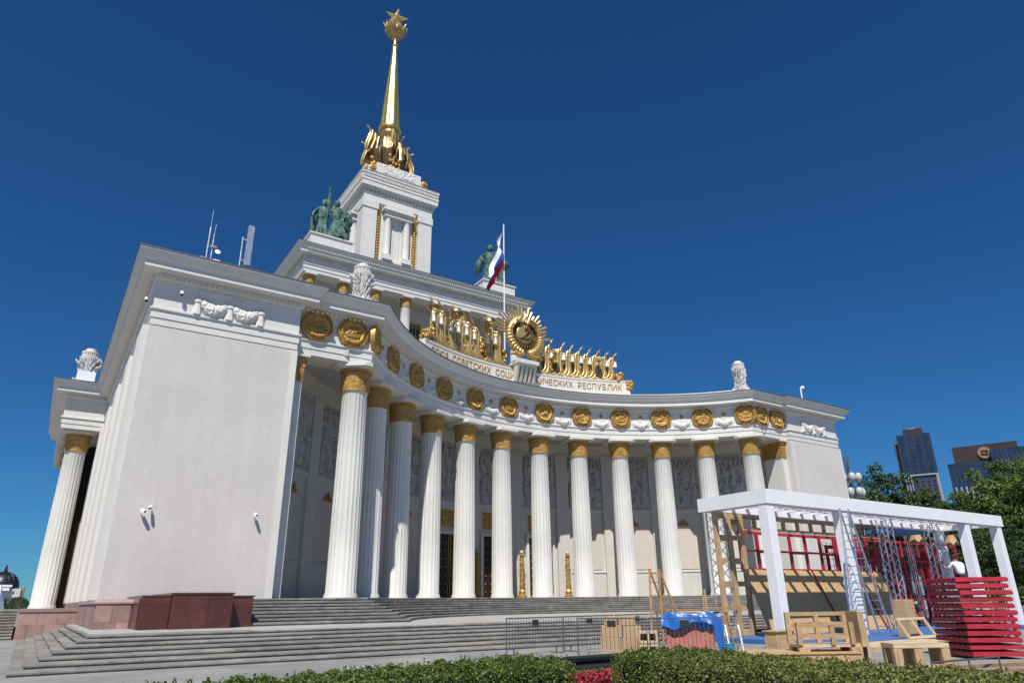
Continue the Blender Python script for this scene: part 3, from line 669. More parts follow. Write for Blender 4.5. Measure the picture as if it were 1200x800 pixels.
# ---- tower
TY, TH = 58.7, 5.3
TP = [(-TH, TY+TH), (-TH, TY-TH), (TH, TY-TH), (TH, TY+TH), (-TH+.001, TY+TH)]
tw = part('tower_core', MB().box(-4.7, TY-4.7, 39.6, 4.7, TY+4.7, 56), MT['white'])
for sx in (-1, 1):
    for sy in (-1, 1):
        part('pier', MB().box(min(sx*TH, sx*3.2), TY+min(sy*TH, sy*3.2), 39.65, max(sx*TH, sx*3.2), TY+max(sy*TH, sy*3.2), 54.0), MT['white'], tw)
        part('pier_cap', MB().box(min(sx*(TH+.12), sx*3.05), TY+min(sy*(TH+.12), sy*3.05), 53.2, max(sx*(TH+.12), sx*3.05), TY+max(sy*(TH+.12), sy*3.05), 54.3), MT['white'], tw)
TC = [(-TH, TY+TH), (-TH, TY-TH), (TH, TY-TH), (TH, TY+TH)]
part('tower_frieze', MB().box(-TH, TY-TH, 54.3, TH, TY+TH, 55.4), MT['white'], tw)
part('tower_cornice', MB().box(-TH-.12, TY-TH-.12, 55.42, TH+.12, TY+TH+.12, 55.5).box(-TH-.3, TY-TH-.3, 56.05, TH+.3, TY+TH+.3, 56.35).box(-TH-.62, TY-TH-.62, 56.352, TH+.62, TY+TH+.62, 57.1).box(-TH-.7, TY-TH-.7, 57.102, TH+.7, TY+TH+.7, 57.45).box(-TH-.2, TY-TH-.2, 57.452, TH+.2, TY+TH+.2, 57.9).box(-TH-.66, TY-TH-.66, 57.902, TH+.66, TY+TH+.66, 58.2).box(-TH-.76, TY-TH-.76, 58.202, TH+.76, TY+TH+.76, 58.5), MT['white'], tw)
part('tower_roof', MB().box(-TH-.8, TY-TH-.8, 58.502, TH+.8, TY+TH+.8, 58.58), MT['roofgrey'], tw)
part('tower_frieze_core', MB().box(-TH+.02, TY-TH+.02, 55.4, TH-.02, TY+TH-.02, 57), MT['white'], tw)
db = MB(); q = .55
for k in range(20):
    t = -TH+.14+(2*TH-.28)*k/19
    for s in (-1, 1):
        db.box(t-.15, TY+s*(TH+.02)-.14, 55.52, t+.15, TY+s*(TH+.02)+.14, 56.03); db.box(s*(TH+.02)-.14, TY+t-.15, 55.521, s*(TH+.02)+.14, TY+t+.15, 56.031)
for k in range(38):
    t = -TH-.5+(2*TH+1)*k/37
    db.box(t-.08, TY-TH-.78, 57.55, t+.08, TY-TH-.1, 57.88); db.box(-TH-.78, TY+t-.08, 57.551, -TH-.1, TY+t+.08, 57.881)
dn = part('tower_dentils', db, MT['white'], tw); dn['kind'] = 'stuff'
# gilded strips, small columns and pediment on each face
SMC = shaft_mesh(.5, .45, 0, 6.0, 16, 'tower_column')
for rot in range(4):
    R_ = Matrix.Translation((0, TY, 0)) @ Matrix.Rotation(rot*pi/2, 4, 'Z')
    def tb(mb, name, m, sm=0):
        mb.v = [tuple(R_ @ Vector(v)) for v in mb.v]; return part(name, mb, m, tw, sm)
    for s in (-1, 1):
        st = MB(); st.box(s*2.78-.3, -4.86, 44, s*2.78+.3, -4.68, 53.9)
        for k in range(22):
            z = 44.3+k*.44; st.lathe([(.24,0),(.18,.1),(.05,.14)], 8, Matrix.Translation((s*2.78, -4.86, z)) @ Matrix.Rotation(pi/2, 4, 'X'))
        tb(st, 'gilded_strip', MT['gold'])
        p = R_ @ Vector((s*1.45, -5.05, 46.5)); link('tower_column', SMC, tw, p)
        tb(MB().box(s*1.45-.62, -5.65, 45.9, s*1.45+.62, -4.6, 46.5).box(s*1.45-.75, -5.75, 45.65, s*1.45+.75, -4.6, 45.9), 'column_base', MT['white'])
    tb(MB().box(-2.1, -5.6, 52.5, 2.1, -4.6, 53.3).box(-2.4, -5.95, 53.302, 2.4, -4.6, 53.62).vprism([(-2.4,53.622),(2.4,53.622),(1.6,54.1),(-1.6,54.1)], -5.85, -4.6), 'aedicule', MT['white'])
    tb(MB().box(-.95, -4.85, 46, -.8, -4.68, 52.4).box(.8, -4.85, 46, .95, -4.68, 52.4).box(-.5, -4.78, 46, -.38, -4.68, 52.4).box(.38, -4.78, 46, .5, -4.68, 52.4), 'window_frame', MT['white'])
    tb(MB().box(-2.2, -5.5, 39.7, 2.2, -4.65, 45.6), 'apron', MT['white'])
# attic with relief and rosettes
part('attic', MB().box(-4.7, TY-4.7, 58.58, 4.7, TY+4.7, 59.7).box(-3.5, TY-4.8, 59.702, 3.5, TY+4.8, 61.3).box(-3.0, TY-3.0, 61.302, 3.0, TY+3.0, 62.3).box(-4.8, TY-3.5, 59.703, 4.8, TY+3.5, 61.301), MT['white'], tw)
link('attic_relief', relief_mesh(5.2, 1.3, 70, 20, 3, MT['white'], 'attic_relief', amp=.12, fig=False), tw, (0, TY-4.83, 59.85))
link('attic_relief', relief_mesh(5.2, 1.3, 70, 20, 4, MT['white'], 'attic_relief', amp=.12, fig=False), tw, (-4.83, TY, 59.85), -pi/2)
for s in (-1, 1): link('rosette', ROS, tw, (s*4.1, TY-4.75, 60.1), 0, 2.6); link('rosette', ROS, tw, (-4.75, TY+s*4.1, 60.1), -pi/2, 2.6)

# ---- gilded crown group and spire
sp = part('spire', MB().lathe([(1.62,71.6),(.36,88.2)], 64, Matrix.Translation((0, TY, 0)), lambda a, j: .9+.1*abs(cos(4*a))), MT['spire'], pav, 60)
sp['label'] = 'tall polished gold ribbed spire topped by a star'
T_ = Matrix.Translation((0, TY, 0))
part('bowl', MB().lathe([(1.2,62.2),(1.9,62.6),(2.1,63.2),(2.7,64.4),(3.0,65.6),(3.1,66.0),(2.8,66.2),(1.7,66.4)], 40, T_, lambda a, j: 1+.05*cos(a*14)), MT['golddark'], sp, 45)  # the bowl's unlit look is painted in with dark gold
part('drum', MB().lathe([(1.5,66.4),(1.35,66.8),(1.3,69.5),(1.6,69.8),(1.75,70.1),(1.45,70.4),(1.45,71.0),(1.8,71.2),(1.8,71.6),(1.5,71.65)], 32, T_, lambda a, j: 1+(.07*cos(a*12) if 1 <= j <= 2 else 0)), MT['goldbright'], sp, 40)
def corner_banner():
    mb = MB(); n, m_ = 30, 12; vs = []
    for j in range(m_+1):
        for i in range(n+1):
            u = i/n; v = j/m_; vs.append((u*1.75+.06*sin(v*6+u*4), (.17+.06*v)*sin(u*17+v*.8)+.08*sin(v*4), .35*u-v*3.7*(.9+.1*sin(u*9+1))))
    fs = [(j*(n+1)+i, j*(n+1)+i+1, (j+1)*(n+1)+i+1, (j+1)*(n+1)+i) for j in range(m_) for i in range(n)]
    k = len(vs); vs2 = [(x, y+.07, z) for x, y, z in vs]; mb.add(vs+vs2, fs+[tuple(q+k for q in f[::-1]) for f in fs])
    mb.tube([(-1.2,.05,-.25),(1.9,.05,.42)], .08, 8); mb.tube([(1.85,.05,.41),(2.1,.05,.46),(2.6,.05,.57)], [.07,.17,.02], 8)
    return mb.mesh('gilded_banner', MT['goldbright'], 60)
CB = corner_banner()
for k in range(8):
    a = pi/8+k*pi/4+(.2 if k % 2 else -.2); R = 1.75
    link('gilded_banner', CB, sp, (R*cos(a), TY+R*sin(a), 69.0 if k % 4 < 2 else 66.9), (0.0, -.22, a), (1.05, 1.2, 1.05))
for k in range(8):
    a = k*pi/4; MB().tube([(2.2*cos(a), TY+2.2*sin(a), 62.4), (3.1*cos(a), TY+3.1*sin(a), 64), (3.3*cos(a), TY+3.3*sin(a), 65.6), (2.9*cos(a), TY+2.9*sin(a), 66.6)], [.1,.22,.26,.1], 8).build('scroll', MT['golddark'], sp, 50)
for k in range(4): a = k*pi/2; link('leaf_cluster', shrub_lump(40, .9, .4, 2.4, .12, .32, MT['gold'], 'leaf_cluster'), sp, (2.6*cos(a), TY+2.6*sin(a), 62.6), a+pi/2)
part('stem', MB().lathe([(.34,88.1),(.5,88.3),(.5,88.6),(.33,88.7),(.33,89.8),(.55,90.0),(.42,90.3),(.8,90.6),(1.0,90.8),(.5,91)], 20, T_), MT['goldbright'], sp, 40)
wb = MB()
wb.lathe([(.5,90.3),(1.1,90.9),(1.45,91.5),(1.6,92.1),(1.5,92.12),(.6,91.2)], 24, T_, lambda a, j: 1+.14*cos(a*8))
for k in range(30):
    a = k*2*pi/30; L = random.uniform(.7, 1.15)*(1+.12*cos(2*a)); p0 = Vector((.7*cos(a), TY+.7*sin(a), 90.4)); 
    p1 = Vector((1.5*cos(a), TY+1.5*sin(a), 91.3)); p2 = Vector((2.0*L*cos(a), TY+2.0*L*sin(a), 91.8+.5*L))
    wb.tube([p0, p1, p1*.4+p2*.6, p2], [.1, .14, .19, .02], 6)
part('wheat_crown', wb, MT['goldbright'], sp, 40)
st = link('star', star_mesh(2.15, .85, .62, m=MT['spire']), sp, (0, TY, 94.6), (.1, .12, -.25))
part('star_stem', MB().lathe([(.2,90.8),(.2,93.2)], 10, T_), MT['goldbright'], sp)
# ================================================================ things on and around the pavilion
def skin_mesh(J, bones, m, name, sub=2, root=None):
    names = list(J); idx = {n: k for k, n in enumerate(names)}
    me = bpy.data.meshes.new(name+'_cage'); me.from_pydata([J[n][0] for n in names], [(idx[a], idx[b]) for a, b in bones], []); me.update()
    o = bpy.data.objects.new('cage', me); COL.objects.link(o)
    md = o.modifiers.new('s', 'SKIN'); md.use_smooth_shade = True
    sv = me.skin_vertices[0].data
    for n in names:
        r = J[n][1]; sv[idx[n]].radius = r if hasattr(r, '__len__') else (r, r); sv[idx[n]].use_root = (n == (root or names[0]))
    ss = o.modifiers.new('u', 'SUBSURF'); ss.levels = sub; ss.render_levels = sub
    bpy.context.view_layer.update(); dg = bpy.context.evaluated_depsgraph_get()
    out = bpy.data.meshes.new_from_object(o.evaluated_get(dg)); out.name = name; out.materials.clear(); out.materials.append(m)
    out.polygons.foreach_set('use_smooth', [True]*len(out.polygons))
    bpy.data.objects.remove(o); bpy.data.meshes.remove(me); return out
def person_joints(H=1.75, pose=None, bulk=1.):
    k = H/1.75; b = bulk
    J = dict(pelvis=((0,0,.95),.135*b), waist=((0,0,1.1),.125*b), chest=((0,0,1.32),(.165*b,.115*b)), neck=((0,0,1.5),.055), head=((0,-.015,1.6),.1), crown=((0,-.01,1.69),.1),
        sl=((-.19,0,1.42),.06*b), el=((-.27,0,1.14),.045*b), wl=((-.28,-.06,.9),.035), hl=((-.28,-.08,.8),.04), sr=((.19,0,1.42),.06*b), er=((.27,0,1.14),.045*b), wr=((.28,-.06,.9),.035), hr=((.28,-.08,.8),.04),
        tl=((-.1,0,.9),.09*b), kl=((-.11,-.02,.5),.06*b), al=((-.11,.01,.09),.045), fl=((-.12,-.14,.04),.04), tr=((.1,0,.9),.09*b), kr=((.11,-.02,.5),.06*b), ar=((.11,.01,.09),.045), fr=((.12,-.14,.04),.04))
    for n, v in (pose or {}).items(): J[n] = (v, J[n][1])
    return {n: (tuple(Vector(p)*k), tuple(q*k for q in r) if hasattr(r, '__len__') else r*k) for n, (p, r) in J.items()}
PB = [('pelvis','waist'),('waist','chest'),('chest','neck'),('neck','head'),('head','crown'),('chest','sl'),('sl','el'),('el','wl'),('wl','hl'),('chest','sr'),('sr','er'),('er','wr'),('wr','hr'),('pelvis','tl'),('tl','kl'),('kl','al'),('al','fl'),('pelvis','tr'),('tr','kr'),('kr','ar'),('ar','fr')]
def robe(mb, x, y, z0, z1, r0, r1, n=28, sway=(0, 0), ph=0, folds=7):
    rows = 12
    for j in range(rows+1): pass
    prof = [(r1+(r0-r1)*((1-j/rows)**1.3), z0+(z1-z0)*j/rows) for j in range(rows+1)]
    o = len(mb.v); mb.lathe(prof, n*2, None, lambda a, j: 1+(.27*cos(a*folds+ph+j*.16)+.1*cos(a*(2*folds+3)-j*.2))*(1-j/rows*.7))
    for i in range(o, len(mb.v)):
        v = mb.v[i]; t = 1-(v[2]-z0)/(z1-z0); mb.v[i] = (v[0]+x+sway[0]*t, v[1]*.75+y+sway[1]*t, v[2])
# two-figure group
K = 5.45/1.75
def add_head(fig, J):
    c = (Vector(J['head'][0])+Vector(J['crown'][0]))/2; M_ = Matrix.Translation(c+Vector((0,-.01,.0))) @ Matrix.Scale(1.12, 4, (0,1,0))
    hb = MB().lathe([(.03,-.15),(.075,-.13),(.1,-.06),(.115,.02),(.112,.09),(.08,.15),(.02,.175)], 18, M_, lambda a, j: 1+.04*cos(a*9+j)*(j > 3)); hb.tube([c+Vector((0,-.125,.03)), c+Vector((0,-.15,-.02)), c+Vector((0,-.125,-.03))], [.012,.02,.012], 6)
    hb.build('head', MT['bronze'], fig, 60)
s1 = thing('bronze_statue', 'green bronze group of two figures with a raised banner beside the tower', 'statue', (-12.0, 46.1, 42.0), -.35)
j1 = person_joints(1.75, dict(el=(-.38,.0,1.2), wl=(-.42,-.1,1.0), hl=(-.42,-.12,.93), er=(.3,-.08,1.28), wr=(.26,-.16,1.52), hr=(.25,-.18,1.62), kl=(-.14,-.1,.5), al=(-.16,.02,.09)), 1.15)
a = link('figure', skin_mesh(j1, PB, MT['bronze'], 'figure'), s1, (-.72, .1, 0), .2, K)
j2 = person_joints(1.7, dict(el=(-.3,-.05,1.2), wl=(-.2,-.15,1.05), hl=(-.12,-.2,1.03), er=(.36,-.02,1.2), wr=(.46,-.12,1.04), hr=(.48,-.16,.96), kr=(.18,-.1,.5), ar=(.26,.05,.09), fr=(.3,-.06,.04)), 1.1)
b = link('figure', skin_mesh(j2, PB, MT['bronze'], 'figure'), s1, (.8, -.25, 0), -.1, K)
rb_ = MB(); robe(rb_, 0, 0, .02, 1.02, .27, .15, sway=(.0, .02)); rb_.tube([(-.2,.06,1.42),(-.32,.16,1.0),(-.36,.2,.45),(-.34,.2,.2)], [.06,.13,.15,.08], 9); rb_.lathe([(.2,1.0),(.22,1.2),(.2,1.42),(.1,1.5)], 18, Matrix.Scale(.72, 4, (0,1,0)), lambda a, j: 1+.06*cos(a*7+j)); rb_.build('coat', MT['bronze'], a, 50)
rb_ = MB(); robe(rb_, 0, 0, .1, 1.05, .36, .14, sway=(.12, .03), ph=1); rb_.tube([(.3,.02,1.2),(.42,.05,1.0),(.5,.06,.8),(.48,.08,.62)], [.07,.13,.14,.05], 9); rb_.lathe([(.16,1.0),(.2,1.25),(.18,1.4),(.09,1.48)], 18, Matrix.Scale(.75, 4, (0,1,0)), lambda a, j: 1+.06*cos(a*7+j)); rb_.build('dress', MT['bronze'], b, 50)
add_head(a, j1); add_head(b, j2)
bb = MB().tube([(-.25,-.55,3.0),(-.2,-.5,6.7)], .1, 8).lathe([(.1,6.6),(.2,6.8),(.02,7.3)], 8, Matrix.Translation((-.2,-.5,0)))
for k in range(3): bb.tube([(-.22+.07*k,-.5,6.4),(-.3+.1*k,-.45,5.6),(-.28+.1*k,-.4,4.8),(-.15+.1*k,-.35,3.4)], [.05,.13,.15,.08], 9)
bb.build('banner', MT['bronze'], s1, 50)
link('sheaf', shrub_lump(36, .38, .3, .8, .1, .22, MT['bronze'], 'sheaf'), s1, (2.1, -.4, 2.9))
MB().tube([(1.0,-.3,3.1),(1.6,-.1,2.3),(2.3,.1,1.7),(2.6,.2,1.9)], [.25,.5,.4,.08], 10).build('skirt_fold', MT['bronze'], s1, 50)
pd1 = tag(MB().box(-14.4, 44.75, 39.75, -9.4, 47.6, 41.85).box(-14.55, 44.6, 41.85, -9.25, 47.75, 42.0).build('statue_pedestal', MT['white']), 'low white pedestal under the two-figure bronze group', 'pedestal')
# single figure
s2 = thing('bronze_statue', 'green bronze figure with one arm raised behind the flag', 'statue', (11.2, 46.1, 42.0), -.45)
j3 = person_joints(1.75, dict(sr=(.19,0,1.45), er=(.32,-.02,1.5), wr=(.42,-.06,1.72), hr=(.44,-.08,1.82), el=(-.42,.02,1.25), wl=(-.3,-.1,1.08), hl=(-.22,-.12,1.04), kl=(-.14,-.08,.5), al=(-.16,.02,.09)), 1.12)
a = link('figure', skin_mesh(j3, PB, MT['bronze'], 'figure'), s2, (-.3, 0, 0), 0, 6.0/1.75); add_head(a, j3)
rb_ = MB(); robe(rb_, 0, 0, .02, 1.05, .3, .15, sway=(-.03, .02), ph=2); rb_.tube([(-.22,.05,1.4),(-.4,.12,1.05),(-.5,.14,.7),(-.52,.14,.5)], [.08,.16,.16,.04], 9); rb_.lathe([(.19,1.0),(.22,1.25),(.19,1.42),(.1,1.5)], 18, Matrix.Scale(.72, 4, (0,1,0)), lambda a, j: 1+.06*cos(a*7+j)); rb_.build('coat', MT['bronze'], a, 50)
mb = MB().lathe([(.75,0),(.55,.8),(.45,1.8),(.8,2.4),(1.05,3.0),(.9,3.4),(.4,3.6)], 20, Matrix.Translation((1.25,-.3,0)), lambda a, j: 1+.1*cos(a*9+j)); mb.build('wheat_sheaf', MT['bronze'], s2, 50)
tag(MB().box(9.0, 44.75, 39.75, 14.0, 47.6, 41.85).box(8.85, 44.6, 41.85, 14.15, 47.75, 42.0).build('statue_pedestal', MT['white']), 'low white pedestal under the single bronze figure behind the flag', 'pedestal')
# flag
fl = thing('flag', 'white, blue and red flag drooping from a white pole behind the emblem', 'flag', (0.05, 26, 22))
MB().tube([(0,0,0),(0,0,15.95)], [.09,.06], 10).lathe([(.06,15.9),(.12,16.0),(.02,16.15)], 10).build('flagpole', MT['whitemetal'], fl, 40)
def flagpt(u, v):
    # v: 0 top .. 1 bottom along the hoist; u along the fly, hanging down
    ang = 1.0*min(1, u*2.2); hoist = Vector((0, 0, 15.4-4.2*v*.95)); 
    p = hoist+Vector((-2.0*u*(1-.25*v)-.12*sin(u*7+v*2), .45*sin(u*11+v*3.2)+.25*sin(v*7+u*3), -5.6*u+1.9*u*v*1.5-.4*u*u)); return p
for k, m_ in enumerate(('stripew', 'stripeb', 'striper')):
    mb = MB(); n = 26; r = 7; vs = [flagpt(i/n, (k+j/r)/3) for j in range(r+1) for i in range(n+1)]
    fs = [(j*(n+1)+i, j*(n+1)+i+1, (j+1)*(n+1)+i+1, (j+1)*(n+1)+i) for j in range(r) for i in range(n)]
    q = len(vs); mb.add(vs+[v+Vector((0,.02,0)) for v in vs], fs+[tuple(x+q for x in f[::-1]) for f in fs]); mb.build('stripe', MT[m_], fl, 60)
# wheat-sheaf finials on the cornice corners
def finial_parts():
    p = MB().lathe([(.72,0),(.72,.25),(.55,.3)], 4, None, None, True, pi/4).mesh('base', MT['white'])
    sh = MB().lathe([(.4,.3),(.3,.8),(.36,1.5),(.46,2.1),(.5,2.35)], 24, None, lambda a, j: 1+.09*cos(a*12)); sh.lathe([(.54,2.3),(.54,2.42),(.34,2.5),(.34,2.62),(.28,2.66)], 24)
    for k in range(26):
        a = k*2*pi/26; sh.tube([(.3*cos(a),.3*sin(a),1.2),(.46*cos(a),.46*sin(a),2.0),(.5*cos(a),.5*sin(a),2.4)], [.03,.07,.02], 5)
    wg = MB(); wz = [(0,.8),(.25,.72),(.5,.52),(.9,.5),(1.2,.62),(1.5,.82),(1.8,.8),(2.05,.45)]; rr = random.Random(5)
    def wid(z):
        for (a, b), (c, d) in zip(wz, wz[1:]):
            if a <= z <= c: return b+(d-b)*(z-a)/(c-a)
        return .4
    for k in range(230):
        z = rr.uniform(.1, 1.95); a = rr.uniform(0, 2*pi); W = wid(z); x = W*cos(a)*rr.uniform(.75, 1); y = .42*sin(a); ux = cos(a)
        wg.tube([(x*.8, y*.85, z-.12), (x, y, z), (x+.1*ux, y*1.12, z+rr.uniform(.1,.22))], [.03, rr.uniform(.05,.085), .01], 5)
    return p, sh.mesh('sheaf', MT['white'], 50), wg.mesh('leaf_wing', MT['white'], 50)
FP = finial_parts()
for (x, y, z, rz, sc, lab) in ((-19.2, 13.7, 19.9, 0, 1.08, 'white carved sheaf finial over the end column beside the plaster wing'), (18.6, 13.7, 19.9, 0, 1.08, 'white carved sheaf finial at the far end of the curved cornice'), (-33.2, 41.8, 19.5, 0, 1.25, 'white carved sheaf finial on the side portico roof')):
    t = thing('sheaf_finial', lab, 'finial', (x, y, z), rz, None, sc)
    link('base', FP[0], t); link('sheaf', FP[1], t); link('leaf_wing', FP[2], t)
    if lab.endswith('roof'): MB().box(-.55,-.55,-.5,.55,.55,.9).build('plinth_block', MT['whitemetal'], t)
# antennas on the wing roof
t = thing('antenna_mast', 'slim white antenna mast with rods and small dish on wing roof', 'antenna', (-28.75, 14, 19.5))
MB().tube([(0,0,0),(0,0,3.3)], .05, 8).build('mast', MT['alu'], t); MB().tube([(.25,0,0),(.25,0,2.9)], .04, 8).tube([(0,0,3.2),(0,0,4.5)], .02, 6).tube([(.25,0,2.8),(.28,0,3.6)], .02, 6).build('rod', MT['alu'], t)
MB().box(.35,-.2,.2,.75,.2,1.2).build('equipment_box', MT['whitemetal'], t); MB().lathe([(.03,0),(.12,.04),(.16,.1)], 16, Matrix.Translation((.55,-.1,1.7)) @ Matrix.Rotation(1.3, 4, 'X')).build('dish', MT['whitemetal'], t, 40)
MB().box(-.35,-.1,1.1,-.1,.1,1.25).build('clamp', MT['alu'], t); MB().box(.1,-.1,2.0,.5,.1,2.1).build('clamp', MT['alu'], t)
t = thing('sector_antenna', 'tall white panel antenna on a tilted pole on wing roof', 'antenna', (-26.6, 14, 19.5))
MB().tube([(-.25,0,0),(-.28,0,3.2)], .05, 8).build('pole', MT['alu'], t); MB().cbox(-.05,-.1,1.35,.36,.12,4.1,.05).build('panel', MT['alu'], t); MB().tube([(.2,0,1.35),(.1,0,.9),(-.1,.1,.1)], .07, 7).build('cable', MT['black'], t)
for z in (1.6, 3.0): MB().box(-.3,-.04,z,.0,.04,z+.1).build('clamp', MT['alu'], t)
t = thing('antenna_mast', 'short white camera mast on the roof of the far wing', 'antenna', (28.6, 14, 19.5))
MB().tube([(0,0,0),(0,0,2.3)], .07, 8).build('mast', MT['whitemetal'], t); MB().lathe([(.05,0),(.2,.08),(.16,.3)], 12, Matrix.Translation((.2,-.1,2.2))).build('camera_head', MT['whitemetal'], t, 40); MB().bar((1.2,0,.6),(2.6,0,1.2),.05).bar((2.,0,.0),(2.,0,.9),.05).box(.8,-.1,0,.95,.1,.7).box(1.2,-.1,0,1.35,.1,.7).build('bracket', MT['whitemetal'], t)
# cctv
def cctv(loc, label, rz=0, dome=False):
    t = thing('security_camera', label, 'camera', loc, rz, None, .72)
    if dome:
        MB().lathe([(.14,.12),(.15,.0),(.15,-.12)], 14).tube([(0,.35,.05),(0,0,.1)], .05, 8).build('housing', MT['whitemetal'], t, 40); MB().lathe([(.13,-.12),(.1,-.22),(.03,-.27)], 14).build('lens_dome', MT['black'], t, 40)
    else:
        MB().tube([(0,.25,.0),(0,.05,-.05)], .045, 8).build('bracket', MT['whitemetal'], t); MB().cbox(-.09,-.3,-.1,.09,.12,.1,.03, Matrix.Rotation(.35, 4, 'X')).build('housing', MT['whitemetal'], t); MB().lathe([(.06,0),(.05,.05)], 10, Matrix.Translation((0,-.28,-.1)) @ Matrix.Rotation(pi/2+.35, 4, 'X')).build('lens', MT['black'], t)
cctv((-29.9, 12.3, 5.95), 'white bullet camera on plaster wall, lower of a pair', .5); cctv((-29.58, 12.3, 6.12), 'white bullet camera on plaster wall with dark hood, higher of a pair', -.3)
cctv((-24.6, 12.3, 6.05), 'lone small white camera on plaster wall near the colonnade', .2); cctv((-29.85, 12.2, 17.5), 'white dome camera on the frieze near garland with tassels', 0, True)
cctv((-31.4, 13.3, 17.2), 'white dome camera round the wing corner under the cornice', -pi/2, True)
t = None
# gilded lamp posts at the doors
def lamp_parts():
    sh = MB().lathe([(.16,.7),(.22,.85),(.17,1.2),(.2,1.9),(.16,2.6),(.18,3.3),(.14,3.45)], 28, None, lambda a, j: 1+.12*cos(a*6+j*1.4))
    for k in range(40):
        a = k*.9; sh.lathe([(.02,-.07),(.06,0),(.02,.09)], 5, Matrix.Translation((.19*cos(a), .19*sin(a), .8+k*.063)))
    return MB().lathe([(.42,0),(.42,.2),(.3,.26),(.32,.5),(.2,.7)], 8).mesh('base', MT['gold']), sh.mesh('shaft', MT['gold'], 45), MB().lathe([(.14,3.44),(.24,3.5),(.24,3.58),(.14,3.62)], 16).mesh('collar', MT['gold']), MB().lathe([(.08,3.6)]+[(.2*sin(q), 3.8-.2*cos(q)) for q in np.linspace(.5, pi-.05, 9)], 16).mesh('globe', MT['globe'], 60)
LP = lamp_parts()
for i, lab in ((4,'first'), (5,'second'), (6,'third'), (7,'last')):
    a = arcang(i); x, y = arc_pt(a, 27.1)
    t = thing('lamp_post', 'gilded carved lamp post with white globe, %s from the tower-side end of the door row' % lab, 'lamp post', (x, y, ZP), -a, 'gilded lamp posts by the doors')
    for n, me in zip(('base','shaft','collar','globe'), LP): link(n, me, t)
# pink granite plinth of the wing and the side podium
pl = thing('granite_plinth', 'pink granite slab plinth round the base of the plaster wing', 'plinth')
MB().box(-31.28, 9.6, .3, -29.85, 12.5, 1.86).box(-31.28, 12.5, .1, -31.0, 41, 1.86).box(-34.0, 22.2, 0, -31.25, 62, 1.5).build('core', MT['pink'], pl)
def slabs_x(x0, x1, y, z0, z1, wd):
    x = x0
    while x < x1-.1:
        b = min(x+wd*random.uniform(.6, 1.3), x1); MB().cbox(x+.005, y-.05, z0+.005, b-.005, y+.002+random.uniform(-.004,.004), z1-.005, .008).build('slab', MT['pink'], pl); x = b
def slabs_y(y0, y1, x, z0, z1, wd):
    y = y0
    while y < y1-.1:
        b = min(y+wd*random.uniform(.6, 1.3), y1); MB().cbox(x-.05, y+.005, z0+.005, x+.002+random.uniform(-.004,.004), b-.005, z1-.005, .008).build('slab', MT['pink'], pl); y = b
for z0, z1 in ((.72, .98), (.98, 1.72)): slabs_x(-31.28, -29.95, 9.6, z0, z1, .55)
for z0, z1 in ((.1, .8), (.8, 1.62)): slabs_y(9.65, 22.1, -31.28, z0, z1, 1.1)
for z0, z1 in ((.0, .72), (.72, 1.38)): slabs_x(-34.0, -31.3, 22.2, z0, z1, .8)
MB().sweep([(-31.28, 22), (-31.28, 9.6), (-29.9, 9.6)], [(-.2,1.72),(.09,1.72),(.09,1.78),(.02,1.9),(-.2,1.9)]).build('coping', MT['pink'], pl)
MB().box(-34.08, 22.1, 1.38, -31.26, 62, 1.55).build('coping', MT['pink'], pl)
# side steps by the podium
ss_ = tag(link('side_stairs', None), kind='structure')
for j in range(10): slab_run((-62, 22.4+j*.4), (-34.1, 22.4+j*.4), .45 if j < 9 else 30, j*.15, (j+1)*.15, ss_, MT['step'], 4.)
# red granite pedestal flanking the stairs
rp = thing('red_granite_pedestal', 'polished red granite stepped pedestal at the foot of the plaster wing', 'pedestal')
MB().box(-29.86, 6.95, ZL-.02, -28.82, 12.3, 1.95).box(-28.8, 6.65, ZL-.02, -26.47, 12.3, 2.03).box(-26.45, 7.45, ZL-.02, -25.45, 12.3, 1.93).build('core', MT['red'], rp)
for (x0, x1, y, z0, z1) in ((-29.91,-28.81,6.95,.72,1.7),(-29.91,-28.81,6.95,1.7,1.94),(-28.82,-27.42,6.65,.72,2.02),(-27.42,-26.45,6.65,.72,2.02),(-26.45,-25.41,7.45,.72,1.62),(-26.45,-25.41,7.45,1.62,1.92)):
    MB().cbox(x0+.004, y-.05, z0+.004, x1-.004, y, z1-.004, .007).build('panel', MT['red'], rp)
MB().box(-29.91,6.89,1.952,-28.83,12.3,2.02).box(-28.86,6.57,2.032,-26.41,12.3,2.11).box(-26.4,7.37,1.932,-25.37,12.3,2.0).build('cap', MT['red'], rp)
for x, s in ((-29.91, -1), (-25.41, 1)):
    for k in range(3): MB().cbox(min(x,x-s*.05), 7.5+k*1.6, .73, max(x,x-s*.05), 9.08+k*1.6, 1.9, .006).build('panel', MT['red'], rp)
# ================================================================ building site under the pergola
pg = thing('pergola', 'large white box-section pergola with slatted roof standing before the stairs', 'pergola')
PX0, PX1, PY0, PY1, PZ = -10.2, 9.95, -8.5, -5.0, 5.66
for x in (PX0, -5.2, 5.75, PX1-.62): MB().cbox(x, PY0+.02, .02, x+.44, PY0+.46, PZ-.56, .012).build('post', MT['whitemetal'], pg)
for x in (PX1-.62,): MB().cbox(x, PY1-.5, .02, x+.44, PY1-.06, PZ-.56, .012).build('post', MT['whitemetal'], pg)
for k, (x0, x1) in enumerate(((PX0-.03, -5.0), (-4.995, .2), (.205, 5.3), (5.305, PX1+.03))): MB().box(x0, PY0-.03, PZ-.558, x1, PY0+.64, PZ).build('beam', MT['whitemetal'], pg)
MB().box(PX0-.03, PY1-.62, PZ-.557, PX1+.03, PY1, PZ-.001).build('beam', MT['whitemetal'], pg)
for x in (PX0-.03, PX1-.59): MB().box(x, PY0+.642, PZ-.556, x+.62, PY1-.622, PZ-.002).build('beam', MT['whitemetal'], pg)
